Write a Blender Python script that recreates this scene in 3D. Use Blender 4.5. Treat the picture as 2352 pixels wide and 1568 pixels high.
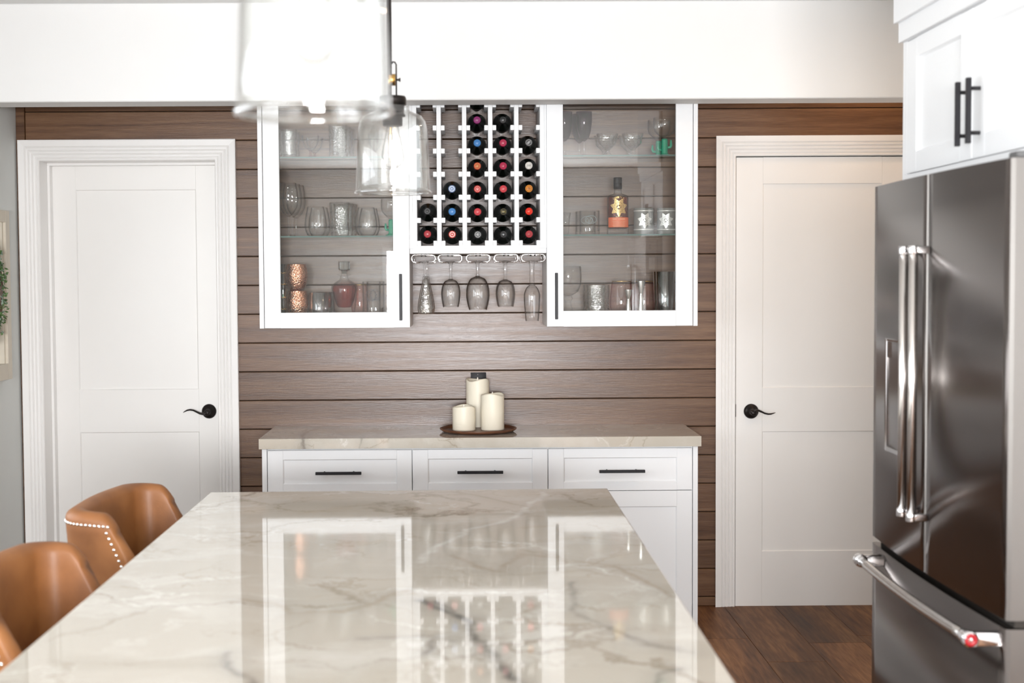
import bpy, bmesh, math, random
from mathutils import Vector, Matrix, noise
random.seed(7)
PI = math.pi
for _o in list(bpy.data.objects):
    bpy.data.objects.remove(_o)
SC = bpy.context.scene
COL = SC.collection

# ------------------------------------------------------------------ camera
F = 3267.0                       # focal length in pixels of the 2352 px wide frame (50 mm on 36 mm)
PPX, PPY = 1094.0, 784.0
EYE = 1.554
YAW, PITCH, ROLL = math.radians(0.40), math.radians(2.68), math.radians(-0.34)
ROT = Matrix.Rotation(-YAW, 3, 'Z') @ Matrix.Rotation(PI / 2 - PITCH, 3, 'X') @ Matrix.Rotation(ROLL, 3, 'Z')
cam_d = bpy.data.cameras.new('camera'); cam = bpy.data.objects.new('camera', cam_d); COL.objects.link(cam)
cam.matrix_world = Matrix.Translation((0, 0, EYE)) @ ROT.to_4x4()
cam_d.sensor_width = 36.0; cam_d.lens = 36.0 * F / 2352
cam_d.shift_x = (1176 - PPX) / 2352
cam_d.clip_start = 0.05; cam_d.clip_end = 100
cam_d.dof.use_dof = True; cam_d.dof.focus_distance = 5.6; cam_d.dof.aperture_fstop = 3.8
SC.camera = cam

def ray(px, py):
    d = ROT @ Vector(((px - PPX) / F, -(py - PPY) / F, -1.0))
    return d
def atY(px, py, Y):              # point of a frontal plane at depth Y
    d = ray(px, py); t = Y / d.y
    return Vector((d.x * t, Y, EYE + d.z * t))
def atX(px, py, X):              # point of a side plane
    d = ray(px, py); t = X / d.x
    return Vector((X, d.y * t, EYE + d.z * t))
def atZ(px, py, Z):              # point of a level plane
    d = ray(px, py); t = (Z - EYE) / d.z
    return Vector((d.x * t, d.y * t, Z))

# ------------------------------------------------------------------ world, lights, exposure
W = bpy.data.worlds.new('world'); SC.world = W; W.use_nodes = True
bg = W.node_tree.nodes['Background']; bg.inputs[0].default_value = (0.86, 0.93, 1.0, 1); bg.inputs[1].default_value = 2.0
SC.view_settings.view_transform = 'Standard'; SC.view_settings.look = 'None'
SC.view_settings.exposure = 0.22; SC.view_settings.gamma = 1.0; SC.view_settings.use_curve_mapping = False
SC.cycles.max_bounces = 8; SC.cycles.diffuse_bounces = 4; SC.cycles.glossy_bounces = 5; SC.cycles.adaptive_threshold = 0.025
SC.cycles.transmission_bounces = 8; SC.cycles.transparent_max_bounces = 40
SC.cycles.caustics_reflective = False; SC.cycles.caustics_refractive = False
SC.cycles.sample_clamp_indirect = 4.0
SC.cycles.use_denoising = True

def area(name, loc, rot, sx, sy, power, color=(1, 1, 1)):
    l = bpy.data.lights.new(name, 'AREA'); l.shape = 'RECTANGLE'; l.size = sx; l.size_y = sy
    l.energy = power; l.color = color
    o = bpy.data.objects.new(name, l); COL.objects.link(o); o.location = loc; o.rotation_euler = rot
    return o
# daylight through the kitchen's windows: one wide window behind the camera, one long window in the side wall
area('rear_window_daylight', (-0.05, -3.17, 1.47), (PI / 2, 0, 0), 1.66, .76, 515, (0.97, 0.98, 1.0))
area('side_window_daylight', (-2.20, 3.20, 1.56), (0, -PI / 2, 0), 1.26, 2.5, 20, (0.97, 0.98, 1.0))
area('side_window_daylight', (-2.20, -0.10, 1.56), (0, -PI / 2, 0), 1.26, 2.5, 50, (0.97, 0.98, 1.0))

# ------------------------------------------------------------------ helpers
class MB:
    def __init__(s): s.v = []; s.f = []; s.m = []; s.s = []
    def add(s, vs, fs, mi=0, smooth=False):
        b = len(s.v); s.v += [tuple(v) for v in vs]
        for f in fs:
            s.f.append(tuple(b + i for i in f)); s.m.append(mi); s.s.append(smooth)
        return s
    def box(s, x0, x1, y0, y1, z0, z1, bev=0.0, mi=0, seg=1):
        if x0 > x1: x0, x1 = x1, x0
        if y0 > y1: y0, y1 = y1, y0
        if z0 > z1: z0, z1 = z1, z0
        vs = [(x, y, z) for x in (x0, x1) for y in (y0, y1) for z in (z0, z1)]
        fs = [(0, 1, 3, 2), (4, 6, 7, 5), (0, 4, 5, 1), (2, 3, 7, 6), (0, 2, 6, 4), (1, 5, 7, 3)]
        if bev <= 0: return s.add(vs, fs, mi)
        bm = bmesh.new(); bv = [bm.verts.new(v) for v in vs]
        for f in fs: bm.faces.new([bv[i] for i in f])
        bmesh.ops.bevel(bm, geom=bm.edges[:], offset=bev, segments=seg, affect='EDGES', profile=0.5)
        bm.verts.index_update()
        s.add([v.co[:] for v in bm.verts], [[v.index for v in f.verts] for f in bm.faces], mi, seg > 1)
        bm.free(); return s
    def prism(s, pts, axis, a, b, mi=0, smooth=False):
        """extrude the 2-D outline pts along axis from a to b"""
        def mk(p, t):
            return {'x': (t, p[0], p[1]), 'y': (p[0], t, p[1]), 'z': (p[0], p[1], t)}[axis]
        n = len(pts)
        vs = [mk(p, a) for p in pts] + [mk(p, b) for p in pts]
        fs = [tuple(range(n - 1, -1, -1)), tuple(range(n, 2 * n))]
        s.add(vs, fs, mi)
        base = len(s.v) - 2 * n
        for i in range(n):
            j = (i + 1) % n
            s.f.append((base + i, base + j, base + n + j, base + n + i)); s.m.append(mi); s.s.append(smooth)
        return s
    def lathe(s, prof, seg=32, c=(0, 0, 0), axis='z', mi=0, smooth=True, mod=None, mis=None):
        """prof: list of (r, h). axis 'z' up, '-y' pointing to the camera. mod(theta, r, h) -> r"""
        vs = []; rings = []
        for (r, h) in prof:
            ring = []
            if r <= 1e-7:
                ring = [len(vs)]; vs.append(s._ax(0, 0, h, c, axis))
            else:
                for k in range(seg):
                    t = 2 * PI * k / seg
                    rr = mod(t, r, h) if mod else r
                    ring.append(len(vs)); vs.append(s._ax(rr * math.cos(t), rr * math.sin(t), h, c, axis))
            rings.append(ring)
        b = len(s.v); s.v += vs
        for i in range(len(rings) - 1):
            A, B = rings[i], rings[i + 1]; m = mis[i] if mis else mi
            for k in range(seg):
                l = (k + 1) % seg
                if len(A) == 1 and len(B) == 1: break
                if len(A) == 1: f = (A[0], B[k], B[l])[::-1]
                elif len(B) == 1: f = (A[k], A[l], B[0])
                else: f = (A[k], A[l], B[l], B[k])
                s.f.append(tuple(b + q for q in f)); s.m.append(m); s.s.append(smooth)
        return s
    def _ax(s, x, y, h, c, axis):
        if axis == 'z': return (c[0] + x, c[1] + y, c[2] + h)
        if axis == '-y': return (c[0] + x, c[1] - h, c[2] + y)
        if axis == '-x': return (c[0] - h, c[1] - x, c[2] + y)
        if axis == 'x': return (c[0] + h, c[1] + x, c[2] + y)
        if axis == '-z': return (c[0] + x, c[1] - y, c[2] - h)
    def tube(s, pts, r, seg=8, cyclic=False, mi=0, radii=None, caps=True, flat=None):
        pts = [Vector(p) for p in pts]; n = len(pts)
        tang = []
        for i in range(n):
            if cyclic: t = pts[(i + 1) % n] - pts[i - 1]
            else: t = pts[min(i + 1, n - 1)] - pts[max(i - 1, 0)]
            tang.append(t.normalized())
        up = Vector((0, 0, 1)) if abs(tang[0].z) < 0.9 else Vector((0, 1, 0))
        nrm = (up - tang[0] * up.dot(tang[0])).normalized()
        vs = []
        for i in range(n):
            if i:
                nrm = (nrm - tang[i] * nrm.dot(tang[i])).normalized()
            bn = tang[i].cross(nrm)
            rr = radii[i] if radii else r
            for k in range(seg):
                a = 2 * PI * k / seg
                vs.append(pts[i] + nrm * (rr * math.cos(a) * (flat or 1)) + bn * (rr * math.sin(a)))
        fs = []
        for i in range(n if cyclic else n - 1):
            j = (i + 1) % n
            for k in range(seg):
                l = (k + 1) % seg
                fs.append((i * seg + k, i * seg + l, j * seg + l, j * seg + k))
        if caps and not cyclic:
            fs.append(tuple(range(seg - 1, -1, -1))); fs.append(tuple((n - 1) * seg + k for k in range(seg)))
        return s.add(vs, fs, mi, True)
    def move(s, d):
        s.v = [(a[0] + d[0], a[1] + d[1], a[2] + d[2]) for a in s.v]; return s
    def build(s, name, mats, parent=None, world=True):
        """world=True: the coordinates are world ones, also under a parent (parents are never rotated when built)"""
        if not isinstance(mats, (list, tuple)): mats = [mats]
        me = bpy.data.meshes.new(name)
        off = Vector((0, 0, 0))
        if parent is not None and world:
            p = parent
            while p is not None: off += p.location; p = p.parent
        me.from_pydata([(v[0] - off.x, v[1] - off.y, v[2] - off.z) for v in s.v], [], s.f)
        for m in mats: me.materials.append(m)
        me.polygons.foreach_set('material_index', s.m)
        me.polygons.foreach_set('use_smooth', s.s)
        me.update()
        bm = bmesh.new(); bm.from_mesh(me)
        bmesh.ops.recalc_face_normals(bm, faces=bm.faces[:]); bm.to_mesh(me); bm.free()
        o = bpy.data.objects.new(name, me); COL.objects.link(o)
        if parent is not None: o.parent = parent
        return o

def tag(o, label=None, cat=None, group=None, kind=None):
    if label: o['label'] = label
    if cat: o['category'] = cat
    if group: o['group'] = group
    if kind: o['kind'] = kind
    return o
def thing(name, label, cat, loc=(0, 0, 0), group=None, kind=None):
    o = bpy.data.objects.new(name, None); COL.objects.link(o); o.location = loc; o.empty_display_size = 0.05
    return tag(o, label, cat, group, kind)
def copy_tree(o, parent=None):
    c = o.copy(); COL.objects.link(c); c.parent = parent
    for ch in list(o.children): copy_tree(ch, c)
    return c
def dup(root, loc, label=None, group=None, rz=None):
    c = copy_tree(root); c.location = loc
    if rz is not None: c.rotation_euler = (0, 0, rz)
    if label: c['label'] = label
    if group: c['group'] = group
    return c

# ------------------------------------------------------------------ materials
def newmat(name):
    m = bpy.data.materials.new(name); m.use_nodes = True
    return m, m.node_tree, m.node_tree.nodes['Principled BSDF']
def N(nt, typ, **kw):
    n = nt.nodes.new(typ)
    for k, v in kw.items(): setattr(n, k, v)
    return n
def setp(b, **kw):
    names = {'base': 'Base Color', 'rough': 'Roughness', 'metal': 'Metallic', 'spec': 'Specular IOR Level', 'coat': 'Coat Weight',
             'coatr': 'Coat Roughness', 'ior': 'IOR', 'aniso': 'Anisotropic', 'emc': 'Emission Color', 'ems': 'Emission Strength',
             'sss': 'Subsurface Weight'}
    for k, v in kw.items():
        b.inputs[names[k]].default_value = (tuple(v) + (1,) if k in ('base', 'emc') else v)
def simple(name, base, rough=0.5, metal=0.0, var=0.03, scale=8.0, bump=0.0, bscale=60.0, **kw):
    """plain material with a little procedural variation of colour, and fine relief"""
    m, nt, b = newmat(name); setp(b, base=base, rough=rough, metal=metal, **kw)
    tc = N(nt, 'ShaderNodeTexCoord')
    if var > 0:
        no = N(nt, 'ShaderNodeTexNoise'); no.inputs['Scale'].default_value = scale; no.inputs['Detail'].default_value = 4
        nt.links.new(tc.outputs['Object'], no.inputs['Vector'])
        mx = N(nt, 'ShaderNodeMix', data_type='RGBA')
        mx.inputs[6].default_value = tuple(max(0, c * (1 - var)) for c in base) + (1,)
        mx.inputs[7].default_value = tuple(min(1, c * (1 + var)) for c in base) + (1,)
        nt.links.new(no.outputs['Fac'], mx.inputs[0]); nt.links.new(mx.outputs[2], b.inputs['Base Color'])
    if bump > 0:
        n2 = N(nt, 'ShaderNodeTexNoise'); n2.inputs['Scale'].default_value = bscale; n2.inputs['Detail'].default_value = 3
        nt.links.new(tc.outputs['Object'], n2.inputs['Vector'])
        bp = N(nt, 'ShaderNodeBump'); bp.inputs['Strength'].default_value = bump; bp.inputs['Distance'].default_value = 0.002
        nt.links.new(n2.outputs['Fac'], bp.inputs['Height']); nt.links.new(bp.outputs[0], b.inputs['Normal'])
    return m
def glass(name, tint=(0.996, 0.996, 0.995), edge=(0.30, 0.29, 0.28), blend=0.5, ior=1.5, rough=0.0, gloss=(1, 1, 1), bump=0.0, bscale=60, boost=0.6, flat=False):
    """thin-walled glass: clear through the middle, darker towards its rims, mirrors by the Fresnel law"""
    m = bpy.data.materials.new(name); m.use_nodes = True; nt = m.node_tree
    nt.nodes.remove(nt.nodes['Principled BSDF']); out = nt.nodes['Material Output']
    tr = N(nt, 'ShaderNodeBsdfTransparent'); gl = N(nt, 'ShaderNodeBsdfGlossy'); gl.inputs['Roughness'].default_value = rough
    gl.inputs['Color'].default_value = tuple(gloss) + (1,)
    lf = N(nt, 'ShaderNodeLayerWeight'); lf.inputs['Blend'].default_value = 0.5
    p5 = N(nt, 'ShaderNodeMath', operation='POWER'); p5.inputs[1].default_value = 5.0; nt.links.new(lf.outputs['Facing'], p5.inputs[0])
    fr = N(nt, 'ShaderNodeMath', operation='MULTIPLY_ADD', use_clamp=True); f0 = ((ior - 1) / (ior + 1)) ** 2
    nt.links.new(p5.outputs[0], fr.inputs[0]); fr.inputs[1].default_value = (1 - f0) * 0.6; fr.inputs[2].default_value = f0
    lw = N(nt, 'ShaderNodeLayerWeight'); lw.inputs['Blend'].default_value = blend
    mx = N(nt, 'ShaderNodeMix', data_type='RGBA'); mx.inputs[6].default_value = tuple(tint) + (1,); mx.inputs[7].default_value = tuple(edge) + (1,)
    pw = N(nt, 'ShaderNodeMath', operation='POWER'); pw.inputs[1].default_value = 4.0
    nt.links.new(lw.outputs['Facing'], pw.inputs[0]); nt.links.new(pw.outputs[0], mx.inputs[0]); nt.links.new(mx.outputs[2], tr.inputs['Color'])
    ms = N(nt, 'ShaderNodeMixShader')
    mu = N(nt, 'ShaderNodeMath', operation='MULTIPLY', use_clamp=True); mu.inputs[1].default_value = boost
    nt.links.new(fr.outputs[0], mu.inputs[0]); nt.links.new(mu.outputs[0], ms.inputs[0])
    nt.links.new(tr.outputs[0], ms.inputs[1]); nt.links.new(gl.outputs[0], ms.inputs[2]); nt.links.new(ms.outputs[0], out.inputs['Surface'])
    if bump > 0:
        tc = N(nt, 'ShaderNodeTexCoord'); v = N(nt, 'ShaderNodeTexVoronoi'); v.inputs['Scale'].default_value = bscale
        nt.links.new(tc.outputs['Object'], v.inputs['Vector'])
        bp = N(nt, 'ShaderNodeBump'); bp.inputs['Strength'].default_value = bump; bp.inputs['Distance'].default_value = 0.003
        nt.links.new(v.outputs['Distance'], bp.inputs['Height'])
        for q in (gl, lf, lw): nt.links.new(bp.outputs[0], q.inputs['Normal'])
    return m

def ramp(nt, pairs):
    r = N(nt, 'ShaderNodeValToRGB'); e = r.color_ramp.elements
    e[0].position, e[0].color = pairs[0][0], tuple(pairs[0][1]) + (1,)
    e[1].position, e[1].color = pairs[-1][0], tuple(pairs[-1][1]) + (1,)
    for p, c in pairs[1:-1]:
        k = e.new(p); k.color = tuple(c) + (1,)
    return r
def wood(name, cols, grain_axis='x', rough=0.4, gscale=14.0, bump=0.15, coat=0.0, coatr=0.2, vary=0.35, spec=0.5, stretch=14.0):
    m, nt, b = newmat(name); setp(b, rough=rough, coat=coat, coatr=coatr, spec=spec)
    tc = N(nt, 'ShaderNodeTexCoord'); mp = N(nt, 'ShaderNodeMapping')
    sc = [stretch, stretch, stretch]; sc['xyz'.index(grain_axis)] = 0.8
    mp.inputs['Scale'].default_value = sc
    oi = N(nt, 'ShaderNodeObjectInfo'); ad = N(nt, 'ShaderNodeVectorMath', operation='ADD')
    cb = N(nt, 'ShaderNodeVectorMath', operation='SCALE'); cb.inputs[0].default_value = (7.3, 3.1, 5.7)
    nt.links.new(oi.outputs['Random'], cb.inputs['Scale'])
    nt.links.new(tc.outputs['Object'], ad.inputs[0]); nt.links.new(cb.outputs[0], ad.inputs[1]); nt.links.new(ad.outputs[0], mp.inputs[0])
    n1 = N(nt, 'ShaderNodeTexNoise'); n1.inputs['Scale'].default_value = gscale / 10; n1.inputs['Detail'].default_value = 8; n1.inputs['Distortion'].default_value = 0.6
    n2 = N(nt, 'ShaderNodeTexNoise'); n2.inputs['Scale'].default_value = gscale; n2.inputs['Detail'].default_value = 5
    nt.links.new(mp.outputs[0], n1.inputs['Vector']); nt.links.new(mp.outputs[0], n2.inputs['Vector'])
    mixf = N(nt, 'ShaderNodeMath', operation='MULTIPLY_ADD'); mixf.inputs[1].default_value = 0.35
    nt.links.new(n2.outputs['Fac'], mixf.inputs[0])
    s2 = N(nt, 'ShaderNodeMath', operation='MULTIPLY'); s2.inputs[1].default_value = 0.65; nt.links.new(n1.outputs['Fac'], s2.inputs[0])
    nt.links.new(s2.outputs[0], mixf.inputs[2])
    r = ramp(nt, [(0.34, cols[0]), (0.5, cols[1]), (0.66, cols[2])]); nt.links.new(mixf.outputs[0], r.inputs[0])
    hv = N(nt, 'ShaderNodeHueSaturation')
    mr = N(nt, 'ShaderNodeMapRange'); mr.inputs[3].default_value = 1 - vary; mr.inputs[4].default_value = 1 + vary
    nt.links.new(oi.outputs['Random'], mr.inputs[0]); nt.links.new(mr.outputs[0], hv.inputs['Value'])
    nt.links.new(r.outputs[0], hv.inputs['Color']); nt.links.new(hv.outputs[0], b.inputs['Base Color'])
    bp = N(nt, 'ShaderNodeBump'); bp.inputs['Strength'].default_value = bump; bp.inputs['Distance'].default_value = 0.002
    nt.links.new(n2.outputs['Fac'], bp.inputs['Height']); nt.links.new(bp.outputs[0], b.inputs['Normal'])
    rr = N(nt, 'ShaderNodeMapRange'); rr.inputs[3].default_value = rough - 0.07; rr.inputs[4].default_value = rough + 0.09
    nt.links.new(n1.outputs['Fac'], rr.inputs[0]); nt.links.new(rr.outputs[0], b.inputs['Roughness'])
    return m
def seg_dist(nt, vec, a, b):
    """nodes for the distance of vec (xy) to the segment ab"""
    ba = (b[0] - a[0], b[1] - a[1], 0); bb = max(1e-6, ba[0] ** 2 + ba[1] ** 2)
    s = N(nt, 'ShaderNodeVectorMath', operation='SUBTRACT'); nt.links.new(vec, s.inputs[0]); s.inputs[1].default_value = (a[0], a[1], 0)
    d = N(nt, 'ShaderNodeVectorMath', operation='DOT_PRODUCT'); nt.links.new(s.outputs[0], d.inputs[0]); d.inputs[1].default_value = ba
    h = N(nt, 'ShaderNodeMath', operation='MULTIPLY', use_clamp=True); nt.links.new(d.outputs['Value'], h.inputs[0]); h.inputs[1].default_value = 1 / bb
    q = N(nt, 'ShaderNodeVectorMath', operation='SCALE'); q.inputs[0].default_value = ba; nt.links.new(h.outputs[0], q.inputs['Scale'])
    e = N(nt, 'ShaderNodeVectorMath', operation='SUBTRACT'); nt.links.new(s.outputs[0], e.inputs[0]); nt.links.new(q.outputs[0], e.inputs[1])
    l = N(nt, 'ShaderNodeVectorMath', operation='LENGTH'); nt.links.new(e.outputs[0], l.inputs[0])
    return l.outputs['Value']
def marble(name, lines, base=(0.53, 0.49, 0.42), warm=(0.46, 0.39, 0.30), pale=(0.64, 0.61, 0.55)):
    """polished quartzite in world coordinates; lines: (points, width, strength)"""
    m, nt, b = newmat(name); setp(b, rough=0.04, spec=0.5, coat=0.2, coatr=0.015)
    g = N(nt, 'ShaderNodeNewGeometry')
    wn = N(nt, 'ShaderNodeTexNoise'); wn.inputs['Scale'].default_value = 3.2; wn.inputs['Detail'].default_value = 7; wn.inputs['Roughness'].default_value = 0.62
    nt.links.new(g.outputs['Position'], wn.inputs['Vector'])
    su = N(nt, 'ShaderNodeVectorMath', operation='SUBTRACT'); su.inputs[1].default_value = (0.5, 0.5, 0.5); nt.links.new(wn.outputs['Color'], su.inputs[0])
    def warp(k):
        sc = N(nt, 'ShaderNodeVectorMath', operation='SCALE'); sc.inputs['Scale'].default_value = k; nt.links.new(su.outputs[0], sc.inputs[0])
        ad = N(nt, 'ShaderNodeVectorMath', operation='ADD'); nt.links.new(g.outputs['Position'], ad.inputs[0]); nt.links.new(sc.outputs[0], ad.inputs[1])
        return ad.outputs[0]
    cl = N(nt, 'ShaderNodeTexNoise'); cl.inputs['Scale'].default_value = 1.7; cl.inputs['Detail'].default_value = 5
    mp = N(nt, 'ShaderNodeMapping'); mp.inputs['Rotation'].default_value = (0, 0, 0.5); mp.inputs['Scale'].default_value = (1.0, 2.4, 1.0)
    nt.links.new(warp(0.5), mp.inputs[0]); nt.links.new(mp.outputs[0], cl.inputs['Vector'])
    col = ramp(nt, [(0.32, pale), (0.5, base), (0.62, base), (0.78, warm)]); nt.links.new(cl.outputs['Fac'], col.inputs[0])
    cur = col.outputs[0]
    def over(cur, fac, c):
        mx = N(nt, 'ShaderNodeMix', data_type='RGBA'); nt.links.new(fac, mx.inputs[0]); nt.links.new(cur, mx.inputs[6]); mx.inputs[7].default_value = tuple(c) + (1,)
        return mx.outputs[2]
    def band(val, w, k):
        mr = N(nt, 'ShaderNodeMapRange', clamp=True); mr.interpolation_type = 'SMOOTHSTEP'
        mr.inputs[1].default_value = 0; mr.inputs[2].default_value = w; mr.inputs[3].default_value = k; mr.inputs[4].default_value = 0
        nt.links.new(val, mr.inputs[0]); return mr.outputs[0]
    # net of fine pale and brownish veins
    for (scale, wk, w, k, c, rot) in ((2.1, 0.55, 0.026, 0.85, (0.76, 0.74, 0.69), 0.6), (1.5, 0.45, 0.024, 0.62, (0.22, 0.17, 0.11), -0.5), (3.3, 0.4, 0.026, 0.5, (0.30, 0.24, 0.16), 0.2)):
        v = N(nt, 'ShaderNodeTexVoronoi', feature='DISTANCE_TO_EDGE'); v.inputs['Scale'].default_value = scale
        mp = N(nt, 'ShaderNodeMapping'); mp.inputs['Rotation'].default_value = (0, 0, rot); mp.inputs['Scale'].default_value = (0.7, 1.5, 1)
        nt.links.new(warp(wk), mp.inputs[0]); nt.links.new(mp.outputs[0], v.inputs['Vector'])
        f = band(v.outputs['Distance'], w, k)
        ms = N(nt, 'ShaderNodeTexNoise'); ms.inputs['Scale'].default_value = 1.3 * scale; nt.links.new(g.outputs['Position'], ms.inputs['Vector'])
        mk = N(nt, 'ShaderNodeMapRange', clamp=True); mk.inputs[1].default_value = 0.42; mk.inputs[2].default_value = 0.62; nt.links.new(ms.outputs['Fac'], mk.inputs[0])
        mu = N(nt, 'ShaderNodeMath', operation='MULTIPLY'); nt.links.new(f, mu.inputs[0]); nt.links.new(mk.outputs[0], mu.inputs[1])
        cur = over(cur, mu.outputs[0], c)
    wv = warp(0.14); fl = N(nt, 'ShaderNodeVectorMath', operation='MULTIPLY'); fl.inputs[1].default_value = (1, 1, 0); nt.links.new(wv, fl.inputs[0])
    for pts, w, k, c in lines:
        dm = None
        for a, q in zip(pts, pts[1:]):
            d = seg_dist(nt, fl.outputs[0], a, q)
            if dm is None: dm = d
            else:
                mn = N(nt, 'ShaderNodeMath', operation='MINIMUM'); nt.links.new(dm, mn.inputs[0]); nt.links.new(d, mn.inputs[1]); dm = mn.outputs[0]
        br = N(nt, 'ShaderNodeTexNoise'); br.inputs['Scale'].default_value = 16; br.inputs['Detail'].default_value = 4; nt.links.new(g.outputs['Position'], br.inputs['Vector'])
        bk = N(nt, 'ShaderNodeMapRange', clamp=True); bk.inputs[1].default_value = 0.36; bk.inputs[2].default_value = 0.6; bk.inputs[3].default_value = 0.4; nt.links.new(br.outputs['Fac'], bk.inputs[0])
        mu = N(nt, 'ShaderNodeMath', operation='MULTIPLY'); nt.links.new(band(dm, w, k), mu.inputs[0]); nt.links.new(bk.outputs[0], mu.inputs[1])
        cur = over(cur, mu.outputs[0], c)
        mu2 = band(dm, w * 4.5, k * 0.4); cur = over(cur, mu2, tuple(0.55 * x + 0.25 * y for x, y in zip(base, c)))
    nt.links.new(cur, b.inputs['Base Color'])
    return m

M = {}
M['wall'] = simple('wall_paint', (0.70, 0.72, 0.70), 0.6, bump=0.06, bscale=180)
M['white_wall'] = simple('white_wall_paint', (0.84, 0.84, 0.83), 0.6, var=0.01, bump=0.05, bscale=180)
M['rear_wall'] = simple('rear_wall_paint', (0.42, 0.42, 0.41), 0.7, bump=0.05, bscale=180)
M['ceiling'] = simple('ceiling_paint', (0.86, 0.86, 0.85), 0.8, var=0.01)
M['cab'] = simple('cabinet_lacquer', (0.83, 0.84, 0.85), 0.32, var=0.008)
M['door'] = simple('door_paint', (0.87, 0.855, 0.83), 0.26, var=0.01, bump=0.04, bscale=25)
M['casing'] = simple('casing_paint', (0.87, 0.855, 0.835), 0.32, var=0.01)
M['gap'] = simple('shadow_gap', (0.03, 0.025, 0.02), 0.9)
M['plank'] = wood('stained_wall_plank', [(0.068, 0.026, 0.009), (0.122, 0.055, 0.022), (0.180, 0.092, 0.041)], 'x', rough=0.30, gscale=16, vary=0.12, spec=0.5, bump=0.22, stretch=20)
M['floor'] = wood('floor_plank', [(0.055, 0.022, 0.009), (0.150, 0.066, 0.028), (0.29, 0.145, 0.066)], 'y', rough=0.5, gscale=8, vary=0.28, spec=0.2, bump=0.1, stretch=9)
M['black'] = simple('black_metal', (0.010, 0.009, 0.011), 0.42, var=0.0, spec=0.25)
M['bronze'] = simple('oiled_bronze', (0.018, 0.014, 0.013), 0.35, metal=0.6)
M['brass'] = simple('aged_brass', (0.70, 0.42, 0.12), 0.25, metal=1.0)
M['gold'] = simple('gold_trim', (0.85, 0.58, 0.25), 0.2, metal=1.0)
M['chrome'] = simple('chrome', (0.88, 0.88, 0.89), 0.05, metal=1.0, var=0.0)
M['wire'] = simple('chrome_wire', (0.82, 0.78, 0.77), 0.12, metal=1.0, var=0.0)
M['glass'] = glass('clear_glass')
M['cut'] = glass('cut_glass', tint=(0.985, 0.988, 0.985), edge=(0.34, 0.34, 0.33), blend=0.50, bump=0.7, bscale=110, boost=2.0)
M['pane'] = glass('cabinet_pane', tint=(0.975, 0.985, 0.98), edge=(0.8, 0.86, 0.84), ior=1.5, boost=1.25)
M['shelf'] = glass('shelf_glass', tint=(0.95, 0.965, 0.958), edge=(0.75, 0.82, 0.79), ior=1.5, boost=1.3)
M['shelf_edge'] = simple('shelf_edge_glass', (0.05, 0.11, 0.09), 0.4, spec=.3)
M['cactus'] = simple('green_stem_glass', (0.03, 0.34, 0.20), 0.06, coat=0.8)
M['purple'] = glass('purple_glass', tint=(0.42, 0.22, 0.36), edge=(0.08, 0.03, 0.07), blend=0.5)
M['pink'] = glass('pink_glass', tint=(0.985, 0.945, 0.94), edge=(0.62, 0.20, 0.26), blend=0.5)
M['smoke'] = glass('stem_tinted_glass', tint=(0.80, 0.62, 0.52), edge=(0.3, 0.18, 0.14))
M['liquor'] = glass('red_liquor', tint=(0.78, 0.30, 0.24), edge=(0.40, 0.08, 0.06), blend=0.5)
M['amber'] = glass('amber_liquor', tint=(0.76, 0.36, 0.18), edge=(0.36, 0.10, 0.05), blend=0.5)
M['candle'] = simple('ivory_wax', (0.86, 0.80, 0.66), 0.45, var=0.02, sss=0.0)
M['flame'] = simple('flame_tip', (0.9, 0.86, 0.76), 0.4)
M['tray'] = wood('walnut_tray', [(0.05, 0.018, 0.008), (0.12, 0.045, 0.02), (0.20, 0.085, 0.04)], 'x', rough=0.35, gscale=6, vary=0.05)
M['filament'] = simple('lamp_filament', (1.0, 0.7, 0.3), 0.5, var=0, emc=(1.0, 0.62, 0.22), ems=9.0)

# ------------------------------------------------------------------ frames of doors in (u, w, z): w runs away from the viewer
def front(Y0): return lambda p: (p[0], Y0 + p[1], p[2])
def side(X0): return lambda p: (X0 + p[1], p[0], p[2])
def mapped(mb, fn):
    mb.v = [fn(p) for p in mb.v]; return mb
def shaker(u0, u1, z0, z1, thick, opens, recess=0.008, fn=None, back=True, bev=0.0015):
    """slab with recessed panels; opens = [(u0,u1,z0,z1)] one above the other; back=False leaves them open"""
    mb = MB(); ou0, ou1 = opens[0][0], opens[0][1]
    mb.box(u0, ou0, 0, thick, z0, z1, bev); mb.box(ou1, u1, 0, thick, z0, z1, bev)
    zs = z0
    for (a, b_, c, d) in sorted(opens, key=lambda q: q[2]):
        mb.box(ou0, ou1, 0, thick, zs, c); zs = d
        if back:
            mb.box(ou0 - 0.001, ou1 + 0.001, recess, thick - 0.001, c - 0.001, d + 0.001)
            e = recess * 0.55                                    # small moulded slope round the panel
            for (p, q) in (((ou0, c), (ou1, c)), ((ou0, d), (ou1, d))):
                s = 1 if p[1] == c else -1
                mb.prism([(recess, p[1]), (0.0015, p[1]), (recess, p[1] + s * e)], 'x', ou0, ou1)
            for uu, s in ((ou0, 1), (ou1, -1)):
                mb.prism([(uu, recess), (uu, 0.0015), (uu + s * e, recess)], 'z', c, d)
    mb.box(ou0, ou1, 0, thick, zs, z1)
    return mapped(mb, fn) if fn else mb

YW = 6.534                        # face of the plank wall
XL, XR = -2.046, 2.15
YB = -3.0                         # rear wall
CEIL = 2.685
FLOOR_T = 0.012

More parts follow.
